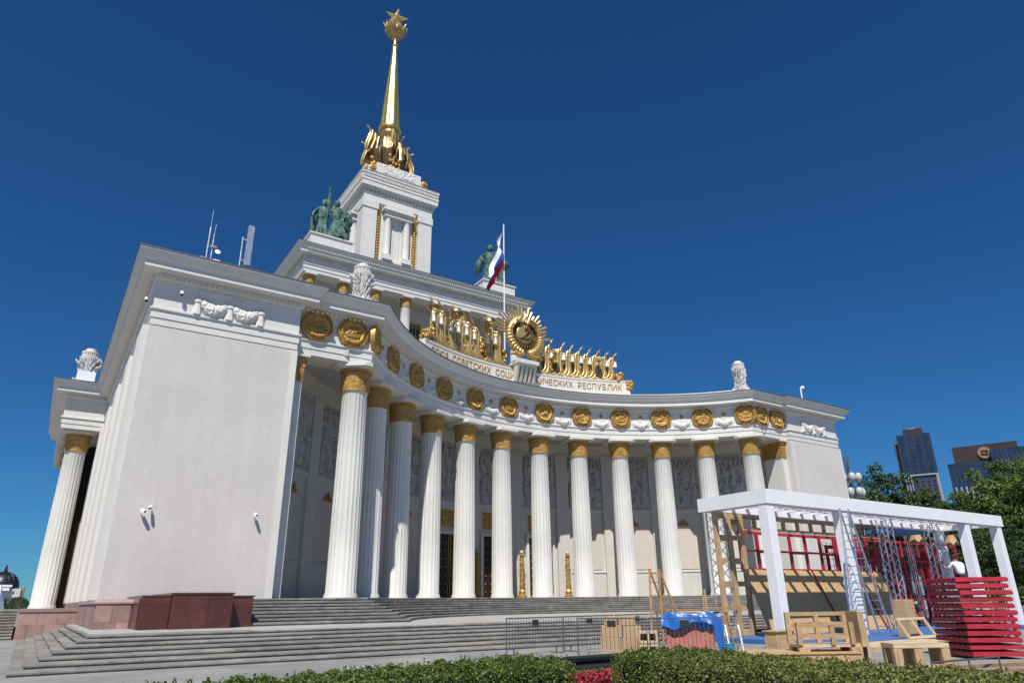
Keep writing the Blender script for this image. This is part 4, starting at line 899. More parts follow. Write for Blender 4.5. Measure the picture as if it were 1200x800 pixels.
for k in range(19): x = PX0+1.35+k*.98; MB().box(x, PY0+.64, PZ-.34, x+.14, PY1-.62, PZ-.1).build('rafter', MT['whitemetal'], pg)
for yy in (-7.3, -6.5): MB().box(PX0+.6, yy, PZ-.32, PX1-.6, yy+.16, PZ-.12).build('purlin', MT['whitemetal'], pg)
# low blue deck
dk = thing('deck', 'low blue painted plywood deck under the pergola', 'deck')
for k in range(10):
    x = -10.6+k*2.05; MB().cbox(x, -11.0 if k < 6 else -9, .0, x+2.03, -4.4, .17+.002*(k % 2), .01).build('sheet', MT['bluefloor'], dk)
ek = tag(MB().cbox(-11.3, -12.5, .0, -6.1, -11.03, .15, .01).build('plywood_sheet', MT['ply']), 'pale plywood sheet lying along the blue deck edge', 'board')
# lattice panel of boards
lf = thing('lattice_panel', 'tall pine lattice panel with two rows of openings at the pergola end', 'panel')
def lattice(par, x0, x1, z0, z1, y, nx, nz, wd, dp, m, name='board', skew=0):
    for k in range(nx+1): x = x0+(x1-x0-wd)*k/nx; MB().box(x, y, z0, x+wd, y+dp, z1).build(name, m, par)
    for k in range(nz+1):
        z = z0+(z1-z0-wd)*k/nz
        for q in range(nx):
            xa = x0+(x1-x0-wd)*q/nx+wd; xb = x0+(x1-x0-wd)*(q+1)/nx; MB().box(xa+.001, y+.012, z+(.04*((k+q) % 2) if 0 < k < nz else 0), xb-.001, y+dp-.012, z+wd).build(name, m, par)
lattice(lf, -10.0, -8.15, .18, 5.08, -5.62, 2, 5, .24, .12, MT['wood'])
# wall frame: pine top row, crimson frames, leaning boards
wf = thing('pine_partition', 'row of square pine openings along the top of the back wall', 'frame')
lattice(wf, -8.0, 3.75, 4.46, 5.08, -5.3, 11, 1, .13, .14, MT['wood'])
for n, (x0, x1, z0, z1, nx, nz, lab) in enumerate(((-8.1, -.9, 2.72, 4.42, 6, 2, 'crimson frame of tall openings above the leaning boards'), (-.8, 11.2, .4, 4.42, 14, 4, 'long crimson open frame wall behind the ladder and trusses'))):
    t = thing('crimson_partition', lab, 'frame'); lattice(t, x0, x1, z0, z1, -5.28, nx, nz, .13, .1, MT['redpaint'], 'bar')
t = thing('crimson_partition', 'second crimson frame set behind the long frame wall', 'frame'); lattice(t, -.2, 10.6, .3, 4.1, -4.3, 9, 3, .16, .1, MT['redpaint'], 'bar')
for k in range(8): MB().bar((.4+k*1.3, -4.5, .3), (.1+k*1.3, -5.1, 4.0), .16, .1).build('brace', MT['redpaint'], t)
# leaning boards
for k in range(6):
    x = -8.2+k*1.77; M_ = Matrix.Translation((x, -6.35, .18)) @ Matrix.Rotation(-atan2(.95, 2.6), 4, 'X')
    tag(MB().box(0, -.012, 0, 1.74, .012, 2.77, M_).build('osb_board', MT['osb']), 'strand board leaning on the crimson frame, %s from the pine lattice panel' % ('first','second','third','fourth','fifth','sixth')[k], 'board', 'leaning strand boards')
for k in range(3): tag(MB().bar((-3.1+k*3.5, -6.42, .2), (-3.4+k*3.5, -5.4, 2.85), .09, .06).build('crimson_batten', MT['redpaint']), 'thin crimson batten over the leaning boards, %s from the pine lattice panel' % ('first','second','third')[k], 'batten', 'crimson battens')
# lattice trusses
def truss_parts(H, wd=.5, n=11):
    ch = MB()
    for a in (0, wd):
        for b in (0, wd): ch.tube([(a, b, 0), (a, b, H)], .03, 7)
    br = MB()
    for k in range(n):
        z0, z1 = H*k/n, H*(k+1)/n
        A, B, C_, D = (0,0), (wd,0), (wd,wd), (0,wd)
        for p, q in ((A,B),(B,C_),(C_,D),(D,A)):
            if k % 2: p, q = q, p
            br.tube([(*p, z0), (*q, z1)], .018, 5)
    return ch.mesh('chord', MT['alu'], 40), br.mesh('bracing', MT['alu'], 40)
TRS = truss_parts(5.0)
for (x, y, z, lab) in ((.75,-7.1,.2,'silver lattice truss post rising from the stacked timber boxes'), (5.2,-7.1,.2,'silver lattice truss post beside the worker in white'), (-9.7,-5.45,.1,'silver lattice truss post behind the pine lattice panel'), (4.9,-5.9,.1,'silver lattice truss post under a wooden cone against the crimson frame'), (8.6,-5.9,.1,'silver lattice truss post under a wooden cone at the end of the crimson wall')):
    t = thing('truss_post', lab, 'truss', (x, y, z), 0, None, (.45, .45, 1) if 'cone' in lab else None); link('chord', TRS[0], t); link('bracing', TRS[1], t)
for x in (5.1, 8.8):
    t = tag(MB().lathe([(.42,0),(.24,.5),(.24,.54)], 6, None, None, True, .3).build('wooden_cone', MT['wood'], None, 0, (x, -6.2, 4.25)), 'pine bucket-shaped cone on a truss, %s the worker in white' % ('between the ladder and' if x < 6 else 'right above'), 'cone', 'wooden cones on the trusses')
tag(MB().box(1.5,-6.9,4.62,4.6,-5.6,4.8).build('blue_board', MT['bluefloor']), 'dark blue panel slung under the pergola roof', 'panel')
# green climbing net behind the crimson wall
nb = MB()
for k in range(30): nb.tube([(0+k*.38,-4.0,.2),(.05+k*.38,-3.95,4.3)], .016, 5)
for k in range(12): nb.tube([(0,-4.0,.4+k*.34),(11.2,-4.0,.4+k*.34)], .012, 5)
tag(nb.build('wire_mesh', mat('green_wire', (.03,.12,.07), .5)), 'dark green wire mesh screen behind the crimson frames', 'mesh')
# aluminium double ladder
al = thing('aluminium_ladder', 'tall silver double ladder standing open under the pergola', 'ladder')
apex = Vector((-6.4, -9.35, 5.0))
for (a0, a1) in (((-7.7,-9.7,.18), (-6.75,-9.7,.18)), ((-5.2,-9.2,.18), (-4.3,-9.2,.18))):
    A, B = Vector(a0), Vector(a1); dx = Vector((.3, 0, 0)); TA, TB = apex-dx, apex+dx
    MB().bar(A, TA, .07, .03).build('stile', MT['alu'], al); MB().bar(B, TB, .07, .03).build('stile', MT['alu'], al)
    for k in range(1, 15):
        f = k/15; MB().tube([A.lerp(TA, f), B.lerp(TB, f)], .017, 6).build('rung', MT['alu'], al)
t = tag(MB().tube([(-4.6,-9.1,2.6),(-4.7,-9.15,2.1),(-4.95,-9.2,1.7),(-4.85,-9.1,2.2),(-4.65,-9.1,2.55)], .015, 6).build('orange_cable', MT['orange']), 'orange cable loop hanging from the silver ladder', 'cable')
# bench seen over the hedge
bn = thing('timber_bench', 'chunky pine bench with open slatted back beside the low platform', 'bench', (-15.9, -12.75, 0), -.58)
def bench_parts(par):
    W = 1.72
    for x in (0, W*.5-.06, W-.13): MB().box(x, 0, .45, x+.13, .09, 1.22).build('back_post', MT['wood'], par)
    for z in (.52, .82, 1.13): MB().box(-.001, .005, z, W+.001, .085, z+.1).build('back_rail', MT['wood'], par)
    for x in (0, W*.52, W-.3): MB().box(x, -.72, .42, x+.12, -.63, .98).build('arm_post', MT['wood'], par)
    for z in (.6, .9): MB().box(.0, -.725, z, W*.8, -.635, z+.09).build('front_rail', MT['wood'], par)
    MB().box(0, -.62, .36, W, -.01, .44).build('seat', MT['ply'], par)
    for x in (0, W-.32):
        for y in (-.7, -.15): MB().cbox(x, y, 0, x+.3, y+.16, .36, .01).build('leg', MT['wood'], par)
    MB().box(W-.02, -.7, .36, W+.14, .1, 1.24).build('end_panel', MT['wood'], par)
    MB().box(W+.14, -.6, .0, W+.22, .05, .92).build('end_panel', MT['ply'], par)
bench_parts(bn)
op = thing('timber_platform', 'low timber platform topped with strand board before the bench', 'platform', (-17.0, -11.9, 0), -.58)
MB().box(0, -1.15, .22, 2.9, .35, .25).build('top', MT['osb'], op)
for y in (-1.12, -.4, .25): MB().box(.02, y, .0, 2.88, y+.09, .219).build('joist', MT['wood'], op)
for k in range(5): tag(MB().box(-16.5, -13.1, .0+k*.05, -14.9, -12.98, .045+k*.05, Matrix.Translation((-15.7,-13.04,0)) @ Matrix.Rotation(-.5, 4, 'Z') @ Matrix.Translation((15.7,13.04,0))).build('plank', MT['wood']), 'pine plank in the low pile before the bench, %s' % ('bottom one','second one up','middle one','fourth one up','top one')[k], 'plank', 'planks piled before the bench')
tag(MB().cbox(-12.2,-9.6,.0,-11.2,-9.1,.52,.01).box(-12.25,-9.65,.52,-11.15,-9.05,.56).build('timber_box', MT['wood']), 'plain pine box at the foot of the first pergola post', 'box')
# small table
tb_ = thing('timber_table', 'low raw pine table standing on the asphalt by the blue deck', 'table', (-16.1, -15.5, 0), -.55)
MB().box(0, -.55, .46, 1.35, .0, .56).build('top', MT['ply'], tb_)
for x in (.0, .5, 1.15):
    for y in (-.54, -.14): MB().box(x, y, 0, x+.2, y+.13, .459).build('leg', MT['wood'], tb_)
MB().box(.6, -.5, 0, 1.4, -.42, .1).build('stretcher', MT['wood'], tb_)
# loose window frame
wfm = thing('loose_frame', 'pale pine double frame leaning on stacked boxes on the deck', 'frame', (-7.0, -11.35, .17), (-.5, .0, 0))
for x in (0, .93, 1.86): MB().box(x, 0, 0, x+.1, .06, .8).build('stile', MT['ply'], wfm)
for z in (0, .7): 
    for x in (.101, 1.031): MB().box(x, .003, z, x+.828, .057, z+.1).build('rail', MT['ply'], wfm)
for k in range(4): tag(MB().cbox(-5.5+.03*(k % 2), -10.6, .175+k*.33, -4.9+.02*k, -10.1, .5+k*.33, .01).build('timber_box', MT['card']), 'plywood box in the stack behind the loose frame, %s' % ('bottom one', 'second one up', 'third one up', 'top one')[k], 'box', 'boxes stacked on the deck')
# crimson pallets
PK = Matrix.Translation((-12.3, -15.8, 0)) @ Matrix.Rotation(atan2(.79, .61), 4, 'Z')      # x along the left face
def pallet():
    o = []; 
    top = MB().box(0, -1.35, .125, 1.7, 0, .147)
    for k in range(3): o.append(('bearer', MB().box(0, -1.35+k*.64, .025, 1.7, -1.27+k*.64, .124).mesh('bearer', MT['redpaint'])))
    for k in range(7): o.append(('top_board', MB().box(k*.262, -1.36, .125, k*.262+.13, .01, .15).mesh('top_board', MT['redpaint'])))
    o.append(('side_board', MB().box(-.02, -1.37, .036, -.001, .01, .128).mesh('side_board', MT['redpaint'])))
    o.append(('side_board', MB().box(-.02, -1.385, .036, 1.7, -1.361, .128).mesh('side_board', MT['redpaint'])))
    return o
PP = pallet(); NAMES = ['lowest','second','third','fourth','fifth','sixth','seventh','eighth','ninth','tenth','eleventh','topmost']
for k in range(12):
    t = thing('pallet', 'crimson painted pallet, %s of the tall stack' % (NAMES[k] if k in (0, 11) else NAMES[k]+' from the ground'), 'pallet', (0, 0, 0), 0, 'stacked crimson pallets')
    t.matrix_world = PK @ Matrix.Translation((random.uniform(-.03,.03), random.uniform(-.03,.03), .04+k*.172)) @ Matrix.Rotation(random.uniform(-.012,.012), 4, 'Z')
    for n, me in PP: link(n, me, t)
t = thing('pallet_strap', 'white tie strap running down the crimson pallet stack', 'strap')
for q in (.45, .95):
    p0 = PK @ Vector((-.045+.02, -q, 2.1)); p1 = PK @ Vector((-.03, -q-.08, .1))
for q in (.4, 1.1):
    a_ = PK @ Vector((q, -1.42, 2.08)); b_ = PK @ Vector((q+.12, -1.42, .1)); MB().bar(a_, b_, .02, .006).build('band', MT['whitemetal'], t)
t = thing('crimson_trestle', 'short crimson frame standing beyond the pallet stack', 'frame'); lattice(t, -4.2, -2.0, .02, .95, -12.8, 3, 1, .1, .1, MT['redpaint'], 'bar')
# scrap at the bottom right
tag(MB().box(-18.6,-18.7,.004,-15.2,-17.6,.02).build('blue_sheet', MT['tarp']), 'blue plastic sheet lying flat on the asphalt', 'sheet')
for k, (a, b) in enumerate((((-17.9,-17.55,.08),(-13.9,-18.6,.08)), ((-18.0,-17.75,.06),(-14.6,-18.9,.06)), ((-16.3,-16.95,.1),(-13.4,-17.9,.1)))):
    tag(MB().bar(a, b, .09, .07).build('timber_batten', MT['oldwood']), ('longest dark batten lying across the blue sheet', 'dark batten lying on the blue sheet, nearer the hedge', 'dark batten lying on bare asphalt between table and blue sheet')[k], 'batten', 'battens on the ground')
t = thing('steel_trestle', 'low dark steel rod trestle on the ground by the small table', 'trestle')
for p, q in (((-17.4,-17.3,.0),(-17.4,-17.3,.28)), ((-17.4,-17.3,.28),(-14.8,-17.5,.28)), ((-16.0,-17.4,.0),(-16.0,-17.4,.28)), ((-14.8,-17.5,0),(-14.8,-17.5,.28))): MB().tube([p, q], .022, 6).build('rod', MT['steel'], t)

# ---------------------------------------------------------------- crowd barriers and builders' stuff
def barrier_parts(W=2.2, H=1.12, n=17):
    fr = MB().tube([(0,0,.06),(0,0,H),(W,0,H),(W,0,.06)], .019, 7); fr.tube([(0,0,.2),(W,0,.2)], .015, 6)
    return fr, n
def barrier(p, q, label):
    p = Vector(p); q = Vector(q); d = q-p; W = d.length
    t = thing('crowd_barrier', label, 'barrier', (*p, 0), atan2(d.y, d.x), 'steel crowd barriers')
    MB().tube([(0,0,.06),(0,0,1.1),(W,0,1.1),(W,0,.06)], .021, 7).tube([(0,0,.2),(W,0,.2)], .016, 6).build('frame', MT['steel'], t)
    n = int(W/.12)
    for k in range(1, n): MB().tube([(W*k/n,0,.2),(W*k/n,0,1.1)], .0085, 5).build('bar', MT['steel'], t)
    for x in (.3, W-.3): MB().bar((x,-.3,.02), (x,.3,.02), .05, .02).bar((x,0,.02), (x,0,.2), .03).build('foot', MT['steel'], t)
    MB().box(W*.5-.13,-.03,.86,W*.5+.13,-.022,1.04).build('plate', MT['black'], t)
barrier((-20.9,-6.1), (-18.45,-5.8), 'steel crowd barrier at the end of the row nearest the plaster wing'); barrier((-18.35,-5.75), (-15.9,-5.5), 'steel crowd barrier behind the cardboard boxes')
barrier((-15.8,-5.5), (-13.6,-5.4), 'steel crowd barrier behind the wooden stepladder'); barrier((-13.5,-5.35), (-11.3,-5.3), 'steel crowd barrier ending at the pine lattice panel')
barrier((-19.7,-8.2), (-18.35,-9.75), 'steel crowd barrier in front of the cardboard boxes'); barrier((-18.3,-9.8), (-16.95,-11.35), 'steel crowd barrier in front of the pink board')
# box stack
def boxat(c, w_, d_, z0, z1, rz, m, name, label, cat, grp=None):
    o = MB().cbox(-w_/2,-d_/2,0,w_/2,d_/2,z1-z0,.01).build(name, m, None, 0, (c[0],c[1],z0), rz); tag(o, label, cat, grp)
    return o
B0 = Vector((-17.95, -8.2)); rzb = -.75
for (dx, dy, w_, d_, z0, z1, lab) in ((-.35,.0,.62,.5,0,.52,'large cardboard box at the bottom of the stack, tower side'),(.28,.0,.6,.5,0,.5,'large cardboard box at the bottom of the stack beside the hollow blocks'),(-.3,.02,.66,.48,.53,.86,'cardboard box in the middle of the stack'),(.33,.0,.55,.46,.51,.84,'open cardboard box in the middle of the stack'),(-.33,.05,.4,.4,.87,1.13,'smaller cardboard box on top of the stack'),(.2,.05,.5,.42,.87,1.12,'wide cardboard box on top of the stack')):
    boxat(B0+Vector((dx*cos(rzb)-dy*sin(rzb), dx*sin(rzb)+dy*cos(rzb))), w_, d_, z0, z1, rzb, MT['card'], 'cardboard_box', lab, 'box', 'stacked cardboard boxes')
for k in range(2):
    t = thing('hollow_block', 'pale hollow timber block with two openings, %s of two' % ('lower', 'upper')[k], 'block', (-17.75,-9.15,.02+k*.36), -.75, 'hollow blocks')
    lattice(t, -.3, .3, 0, .34, -.2, 2, 1, .07, .4, MT['ply'], 'wall'); MB().box(-.22,.1,.072,.22,.16,.268).build('back', MT['oldwood'], t)
# wooden stepladder
wl = thing('wooden_stepladder', 'tall weathered wooden stepladder standing open behind the barriers', 'ladder')
ap = Vector((-15.75,-7.6,2.6))
for (a0, a1, n) in (((-16.55,-8.1,0),(-16.3,-8.35,0),6), ((-15.85,-8.6,0),(-15.55,-8.85,0),6)):
    A, B = Vector(a0), Vector(a1); TA, TB = ap+Vector((-.14,.06,0)), ap+Vector((.1,-.16,0))
    MB().bar(A, TA, .07, .04).build('stile', MT['oldwood'], wl); MB().bar(B, TB, .07, .04).build('stile', MT['oldwood'], wl)
    for k in range(1, n): MB().bar(A.lerp(TA, k/n), B.lerp(TB, k/n), .06, .025).build('rung', MT['oldwood'], wl)
# pink board with blue tarpaulin
pb = tag(MB().box(0,-.03,0,1.45,.03,1.12, Matrix.Translation((-16.75,-8.95,.02)) @ Matrix.Rotation(-.85, 4, 'Z') @ Matrix.Rotation(-.08, 4, 'X')).build('pink_board', MT['pinkboard']), 'pink-faced board standing on edge under the blue tarpaulin', 'board')
tp = MB(); n, m_ = 40, 26; vs = []
Mt = Matrix.Translation((-16.8,-9.0,0)) @ Matrix.Rotation(-.85, 4, 'Z')
for j in range(m_+1):
    for i in range(n+1):
        u = i/n; v = j/m_; x = -.12+u*1.85; s = (v-.5)*2
        drop = (.34+.1*sin(u*7)+(.75 if u > .86 else 0)*min(1, (u-.8)*9)) if s < 0 else .5
        z = 1.2-drop*abs(s)**1.5+.03*sin(x*6+s*3)+.015*sin(x*17+v*9); y = s*.1+.02*sin(x*9+v*7)+.012*sin(x*21)
        if u > .86: z -= .12*(u-.86)*7
        vs.append(Mt @ Vector((x, y, max(z, .03))))
tp.add(vs, [(j*(n+1)+i, j*(n+1)+i+1, (j+1)*(n+1)+i+1, (j+1)*(n+1)+i) for j in range(m_) for i in range(n)])
tag(tp.build('tarpaulin', MT['tarp'], None, 60), 'crumpled blue tarpaulin draped over the pink board', 'tarpaulin')
for k, (a, b) in enumerate((((-15.95,-9.9,.0),(-15.85,-9.8,1.75)), ((-15.75,-9.85,.0),(-15.7,-9.75,1.9)))): tag(MB().bar(a, b, .06, .03).build('upright_batten', MT['wood']), ('broad' if k == 0 else 'thin')+' pine batten sticking up behind the blue tarpaulin', 'batten')
tag(MB().bar((-15.9,-7.7,1.2),(-13.2,-8.6,1.32),.2,.05).build('long_plank', MT['oldwood']), 'long brown plank lying level behind the blue tarpaulin', 'plank')
t = thing('sawhorse', 'sawhorse holding up the long brown plank', 'sawhorse')
for (x, y) in ((-15.4,-7.88),(-13.6,-8.48)):
    MB().bar((x,y-.3,1.17),(x,y+.3,1.17),.08,.06).build('beam', MT['oldwood'], t)
    for s in (-1, 1):
        for q in (-.25, .25): MB().bar((x+s*.25,y+q,0),(x,y+q,1.15),.05,.04).build('leg', MT['oldwood'], t)
t = thing('grey_step', 'small grey metal step stool by the low timber platform', 'step stool', (-14.7,-9.55,0), -.6)
for x in (0,.42):
    for (y0,y1) in ((-.35,-.05),(.3,.02)): MB().bar((x,y0,0),(x,y1,.82),.05,.03).build('leg', MT['alu'], t)
for k in range(3): MB().box(.0,-.3+.1*k,.22+.24*k,.42,-.12+.1*k,.25+.24*k).build('tread', MT['alu'], t)
tag(MB().lathe([(.13,0),(.15,.05),(.18,.3),(.19,.3),(.17,.28),(.14,.06),(0,.05)], 16).build('bucket', MT['teal'], None, 40, (-15.25,-10.1,0)), 'small teal plastic bucket beside the grey step stool', 'bucket')
# dark pipes behind the hedge gap
for k in range(9):
    y = -11.2+.28*(k % 4)+.14*(k//4 % 2); z = .06+.11*(k//4)
    tag(MB().tube([(-22.6+random.uniform(-.2,.2), y, z), (-19.2+random.uniform(-.2,.2), y+.05, z)], .055, 8).build('dark_pipe', MT['black']), 'black pipe lying in the pile behind the gap in the hedges', 'pipe', 'pile of black pipes')

# ---------------------------------------------------------------- workers
def worker(loc, rz, pose, label, top, legs, hat=False):
    t = thing('person', label, 'person', loc, rz); J = person_joints(1.76, pose)
    body = skin_mesh(J, PB, MT['skin'], 'body'); b = link('body', body, t)
    # clothing as its own skin a little larger
    Jc = {n: (p, tuple(q*1.16+.012 for q in r) if hasattr(r, '__len__') else r*1.16+.012) for n, (p, r) in J.items()}
    tn = ['chest','waist','pelvis','sl','el','sr','er']; link('shirt', skin_mesh({n: Jc[n] for n in tn}, [('chest','waist'),('waist','pelvis'),('chest','sl'),('sl','el'),('chest','sr'),('sr','er')], top, 'shirt'), b)
    ln = ['pelvis','tl','kl','al','tr','kr','ar']; Jc['pelvis'] = (Jc['pelvis'][0], .15); link('trousers', skin_mesh({n: Jc[n] for n in ln}, [('pelvis','tl'),('tl','kl'),('kl','al'),('pelvis','tr'),('tr','kr'),('kr','ar')], legs, 'trousers'), b)
    hd = Vector(J['crown'][0]); h0 = Vector(J['head'][0]); d = (hd-h0).normalized(); M_ = Matrix.Translation(hd+Vector((0,.025,.01)))
    link('hair', MB().lathe([(.105,-.07),(.115,0),(.1,.06),(.06,.1),(.01,.115)], 16, M_).mesh('hair', MT['hair'], 60), b)
    for s in ('l', 'r'):
        fm = MB(); hp = Vector(J['h'+s][0]); wp = Vector(J['w'+s][0]); dd = (hp-wp).normalized(); sd = dd.cross(Vector((0,1,.3))).normalized()
        for q in range(4): fm.tube([hp+sd*(q-1.5)*.018, hp+sd*(q-1.5)*.02+dd*.045, hp+sd*(q-1.5)*.02+dd*.08+Vector((0,-.015,0))], [.009,.0085,.007], 6)
        fm.tube([wp.lerp(hp,.5)+sd*.03, hp+sd*.055+dd*.02], [.01,.008], 6); link('fingers', fm.mesh('fingers', MT['skin'], 60), b)
    return t
worker((-3.05,-11.75,1.4), pi-.5, dict(chest=((0,-.1,1.3)), neck=((0,-.16,1.47)), head=((0,-.2,1.56)), crown=((0,-.2,1.65)), sl=((-.19,-.1,1.4)), sr=((.19,-.1,1.4)), el=((-.3,-.3,1.3)), wl=((-.22,-.5,1.42)), hl=((-.18,-.58,1.46)), er=((.3,-.25,1.2)), wr=((.25,-.45,1.25)), hr=((.22,-.53,1.3))), 'worker in white shirt and black trousers with dark hair, working above the pallets', MT['shirt'], MT['trousers'])
t = thing('work_platform', 'trestle work platform behind the crimson pallet stack', 'platform', (-3.05,-11.75,0), -.3)
MB().box(-1.1,-.4,1.33,1.1,.4,1.39).build('deck', MT['oldwood'], t)
for x in (-1,.95):
    for y in (-.35,.3): MB().box(x,y,0,x+.05,y+.05,1.329).build('leg', MT['steel'], t)
worker((-4.9,-10.3,.18), 1.0, dict(pelvis=((0,.05,.82)), waist=((0,-.03,.95)), chest=((0,-.22,1.1)), neck=((0,-.38,1.16)), head=((0,-.47,1.17)), crown=((0,-.55,1.17)), sl=((-.19,-.28,1.1)), sr=((.19,-.28,1.1)), el=((-.24,-.42,.85)), wl=((-.18,-.5,.62)), hl=((-.16,-.53,.53)), er=((.24,-.42,.85)), wr=((.18,-.5,.62)), hr=((.16,-.53,.53)), tl=((-.1,.03,.78)), tr=((.1,.03,.78)), kl=((-.13,-.1,.45)), kr=((.13,-.06,.45))), 'worker in dark navy clothes bending over behind the silver ladder', MT['navy'], MT['navy'])
# ================================================================ vegetation
def leaf_mesh(name, P, Nn, size, m, asp=.55, jit=.8):
    n = len(P); Nn = Nn+rng.normal(0, jit, (n, 3)); Nn /= np.linalg.norm(Nn, axis=1)[:, None]
    T = rng.normal(0, 1, (n, 3)); T -= (T*Nn).sum(1)[:, None]*Nn; T /= np.linalg.norm(T, axis=1)[:, None]; B = np.cross(Nn, T)
    L = size*rng.uniform(.6, 1.35, n)[:, None]; W = L*asp
    V = np.empty((n, 4, 3)); V[:,0] = P-T*L*.5; V[:,1] = P+B*W*.5-Nn*L*.08; V[:,2] = P+T*L*.5; V[:,3] = P-B*W*.5-Nn*L*.08
    me = bpy.data.meshes.new(name); me.vertices.add(n*4); me.loops.add(n*4); me.polygons.add(n)
    me.vertices.foreach_set('co', V.reshape(-1)); me.loops.foreach_set('vertex_index', np.arange(n*4, dtype=np.int32))
    me.polygons.foreach_set('loop_start', np.arange(0, n*4, 4, dtype=np.int32)); me.polygons.foreach_set('loop_total', np.full(n, 4, dtype=np.int32)) if hasattr(me.polygons[0], 'loop_total') and False else None
    me.update(calc_edges=True); at = me.attributes.new('rnd', 'FLOAT', 'POINT'); at.data.foreach_set('value', np.repeat(rng.random(n), 4).astype(np.float32))
    me.materials.append(m); return me
def hedge(label, x0, x1, y0, y1, h, m, dens=3200, rot=0, piv=(0, 0)):
    t = thing('hedge', label, 'hedge', (piv[0], piv[1], 0), rot); x0 -= piv[0]; x1 -= piv[0]; y0 -= piv[1]; y1 -= piv[1]
    core = MB().box(x0+.1, y0+.1, .02, x1-.1, y1-.1, h-.1); core.build('stems', MT['hedgecore'], t)
    Ps = []; Ns = []
    for (ax, A) in (('t', (x1-x0)*(y1-y0)*1.5), ('f', (x1-x0)*h), ('b', (x1-x0)*h), ('l', (y1-y0)*h), ('r', (y1-y0)*h)):
        n = int(A*dens); u, v = rng.random(n), rng.random(n); dpt = rng.exponential(.035, n)-.015
        X = x0+u*(x1-x0); Y = y0+u*(y1-y0)
        if ax == 't':
            Y = y0+v*(y1-y0); Z = h-dpt*1.2+.03*np.sin(X*7+Y*5)+.025*np.sin(X*17-Y*13); N_ = (0,0,1)
            ed = np.minimum(np.minimum(X-x0, x1-X), np.minimum(Y-y0, y1-Y)); Z -= .1*np.clip(1-ed/.13, 0, 1)**2
            ns = n//70; bx, by = rng.uniform(x0+.05, x1-.05, ns), rng.uniform(y0+.05, y1-.05, ns); k7 = 7; hh = np.repeat(rng.uniform(.03, .1, ns), k7)*np.tile(np.arange(1, k7+1)/k7, ns)
            X = np.concatenate([X, np.repeat(bx, k7)+rng.normal(0, .008, ns*k7)]); Y = np.concatenate([Y, np.repeat(by, k7)+rng.normal(0, .008, ns*k7)]); Z = np.concatenate([Z, h-.01+hh]); n = len(X)
        elif ax == 'f': Y = y0+dpt+.02*np.sin(X*9+v*8); Z = v*h; N_ = (0,-1,.3)
        elif ax == 'b': Y = y1-dpt; Z = v*h; N_ = (0,1,.3)
        elif ax == 'l': X = x0+dpt+.02*np.sin(Y*9+v*8); Z = v*h; N_ = (-1,0,.3)
        else: X = x1-dpt; Z = v*h; N_ = (1,0,.3)
        Ps.append(np.stack([X, Y, Z], 1)); Ns.append(np.tile(np.array(N_, float), (n, 1)))
    f = link('foliage', leaf_mesh('foliage', np.concatenate(Ps), np.concatenate(Ns), .038, m), t); f['kind'] = 'stuff'
    return t
hedge('long clipped green hedge before the asphalt, left of the gap with red plants'.replace('left of', 'ending at'), -33.2, -27.7, -17.95, -16.85, .86, MT['leaf'], 3200, .17, (-27.7, -16.85))
hedge('short clipped dark green hedge in front of the barriers and boxes', -26.35, -24.9, -18.6, -17.3, .87, MT['leaf'])
hedge('lighter yellow-green hedge running past the bench and small table', -26.6, -25.1, -22.8, -18.45, .86, MT['leaf2'], 3000, -.06, (-25.1, -18.45))
# grass verge and red plants seen through the gap
n = 9000; P = np.stack([rng.uniform(-25.5, -20.5, n), rng.uniform(-13.1, -11.6, n), rng.uniform(.01, .07, n)], 1)
g_ = link('grass', leaf_mesh('grass', P, np.tile([0., -1, .2], (n, 1)), .09, MT['grass'], .25), None); g_['kind'] = 'stuff'
tag(MB().box(-26,-14.4,.004,-20,-11.5,.012).build('soil_bed', MT['soil']), kind='structure')
n = 7000; P = np.stack([rng.uniform(-25.2, -21.5, n), rng.uniform(-14.2, -13.1, n), rng.uniform(.02, .2, n)], 1)
t = thing('red_flower_bed', 'crimson leafed bedding plants in the gap between the hedges', 'plants'); f = link('foliage', leaf_mesh('foliage', P, np.tile([0., 0, 1.], (n, 1)), .07, MT['flower']), t); f['kind'] = 'stuff'
# trees
def crown_points(rx, ry, rz, cz, nclump, per, seed):
    r = np.random.default_rng(seed); out = []; nr = []
    while len(out) < nclump:
        p = r.normal(0, 1, 3); p /= np.linalg.norm(p); rad = r.uniform(.35, 1.)**.5*(1+.22*np.sin(p[0]*4+seed)*np.cos(p[2]*5+seed)+r.normal(0, .06))
        c = np.array([p[0]*rx*rad, p[1]*ry*rad, cz+p[2]*rz*rad]); q = r.uniform(.5, 1.05)*min(rx, rz)*.2
        d = r.normal(0, 1, (per, 3)); d /= np.linalg.norm(d, axis=1)[:, None]; rr = r.uniform(.3, 1, (per, 1))**.5
        out.append(c+d*rr*q*np.array([1.25, 1.25, .75])); nr.append(d*.6+p*.5+np.array([0, 0, .5]))
    return np.concatenate(out), np.concatenate(nr)
def tree_meshes(h, rx, rz, seed, m, nclump=230, per=85, size=.3):
    P, N_ = crown_points(rx, rx, rz, h-rz*.95, nclump, per, seed); lf_ = leaf_mesh('crown', P, N_, size, m, .7, .7)
    tk = MB(); rr = random.Random(seed); tk.tube([(0,0,0),(.1,0,h*.25),(-.05,.1,h*.5),(.05,0,h*.8)], [.34,.27,.2,.07], 10)
    for k in range(9):
        a = k*2.4; z = h*(.28+.06*k); L = rx*rr.uniform(.45, .8); tk.tube([(0,0,z),(L*.5*cos(a),L*.5*sin(a),z+L*.35),(L*cos(a),L*sin(a),z+L*.75)], [.13,.08,.03], 6)
    return tk.mesh('trunk', MT['bark'], 50), lf_
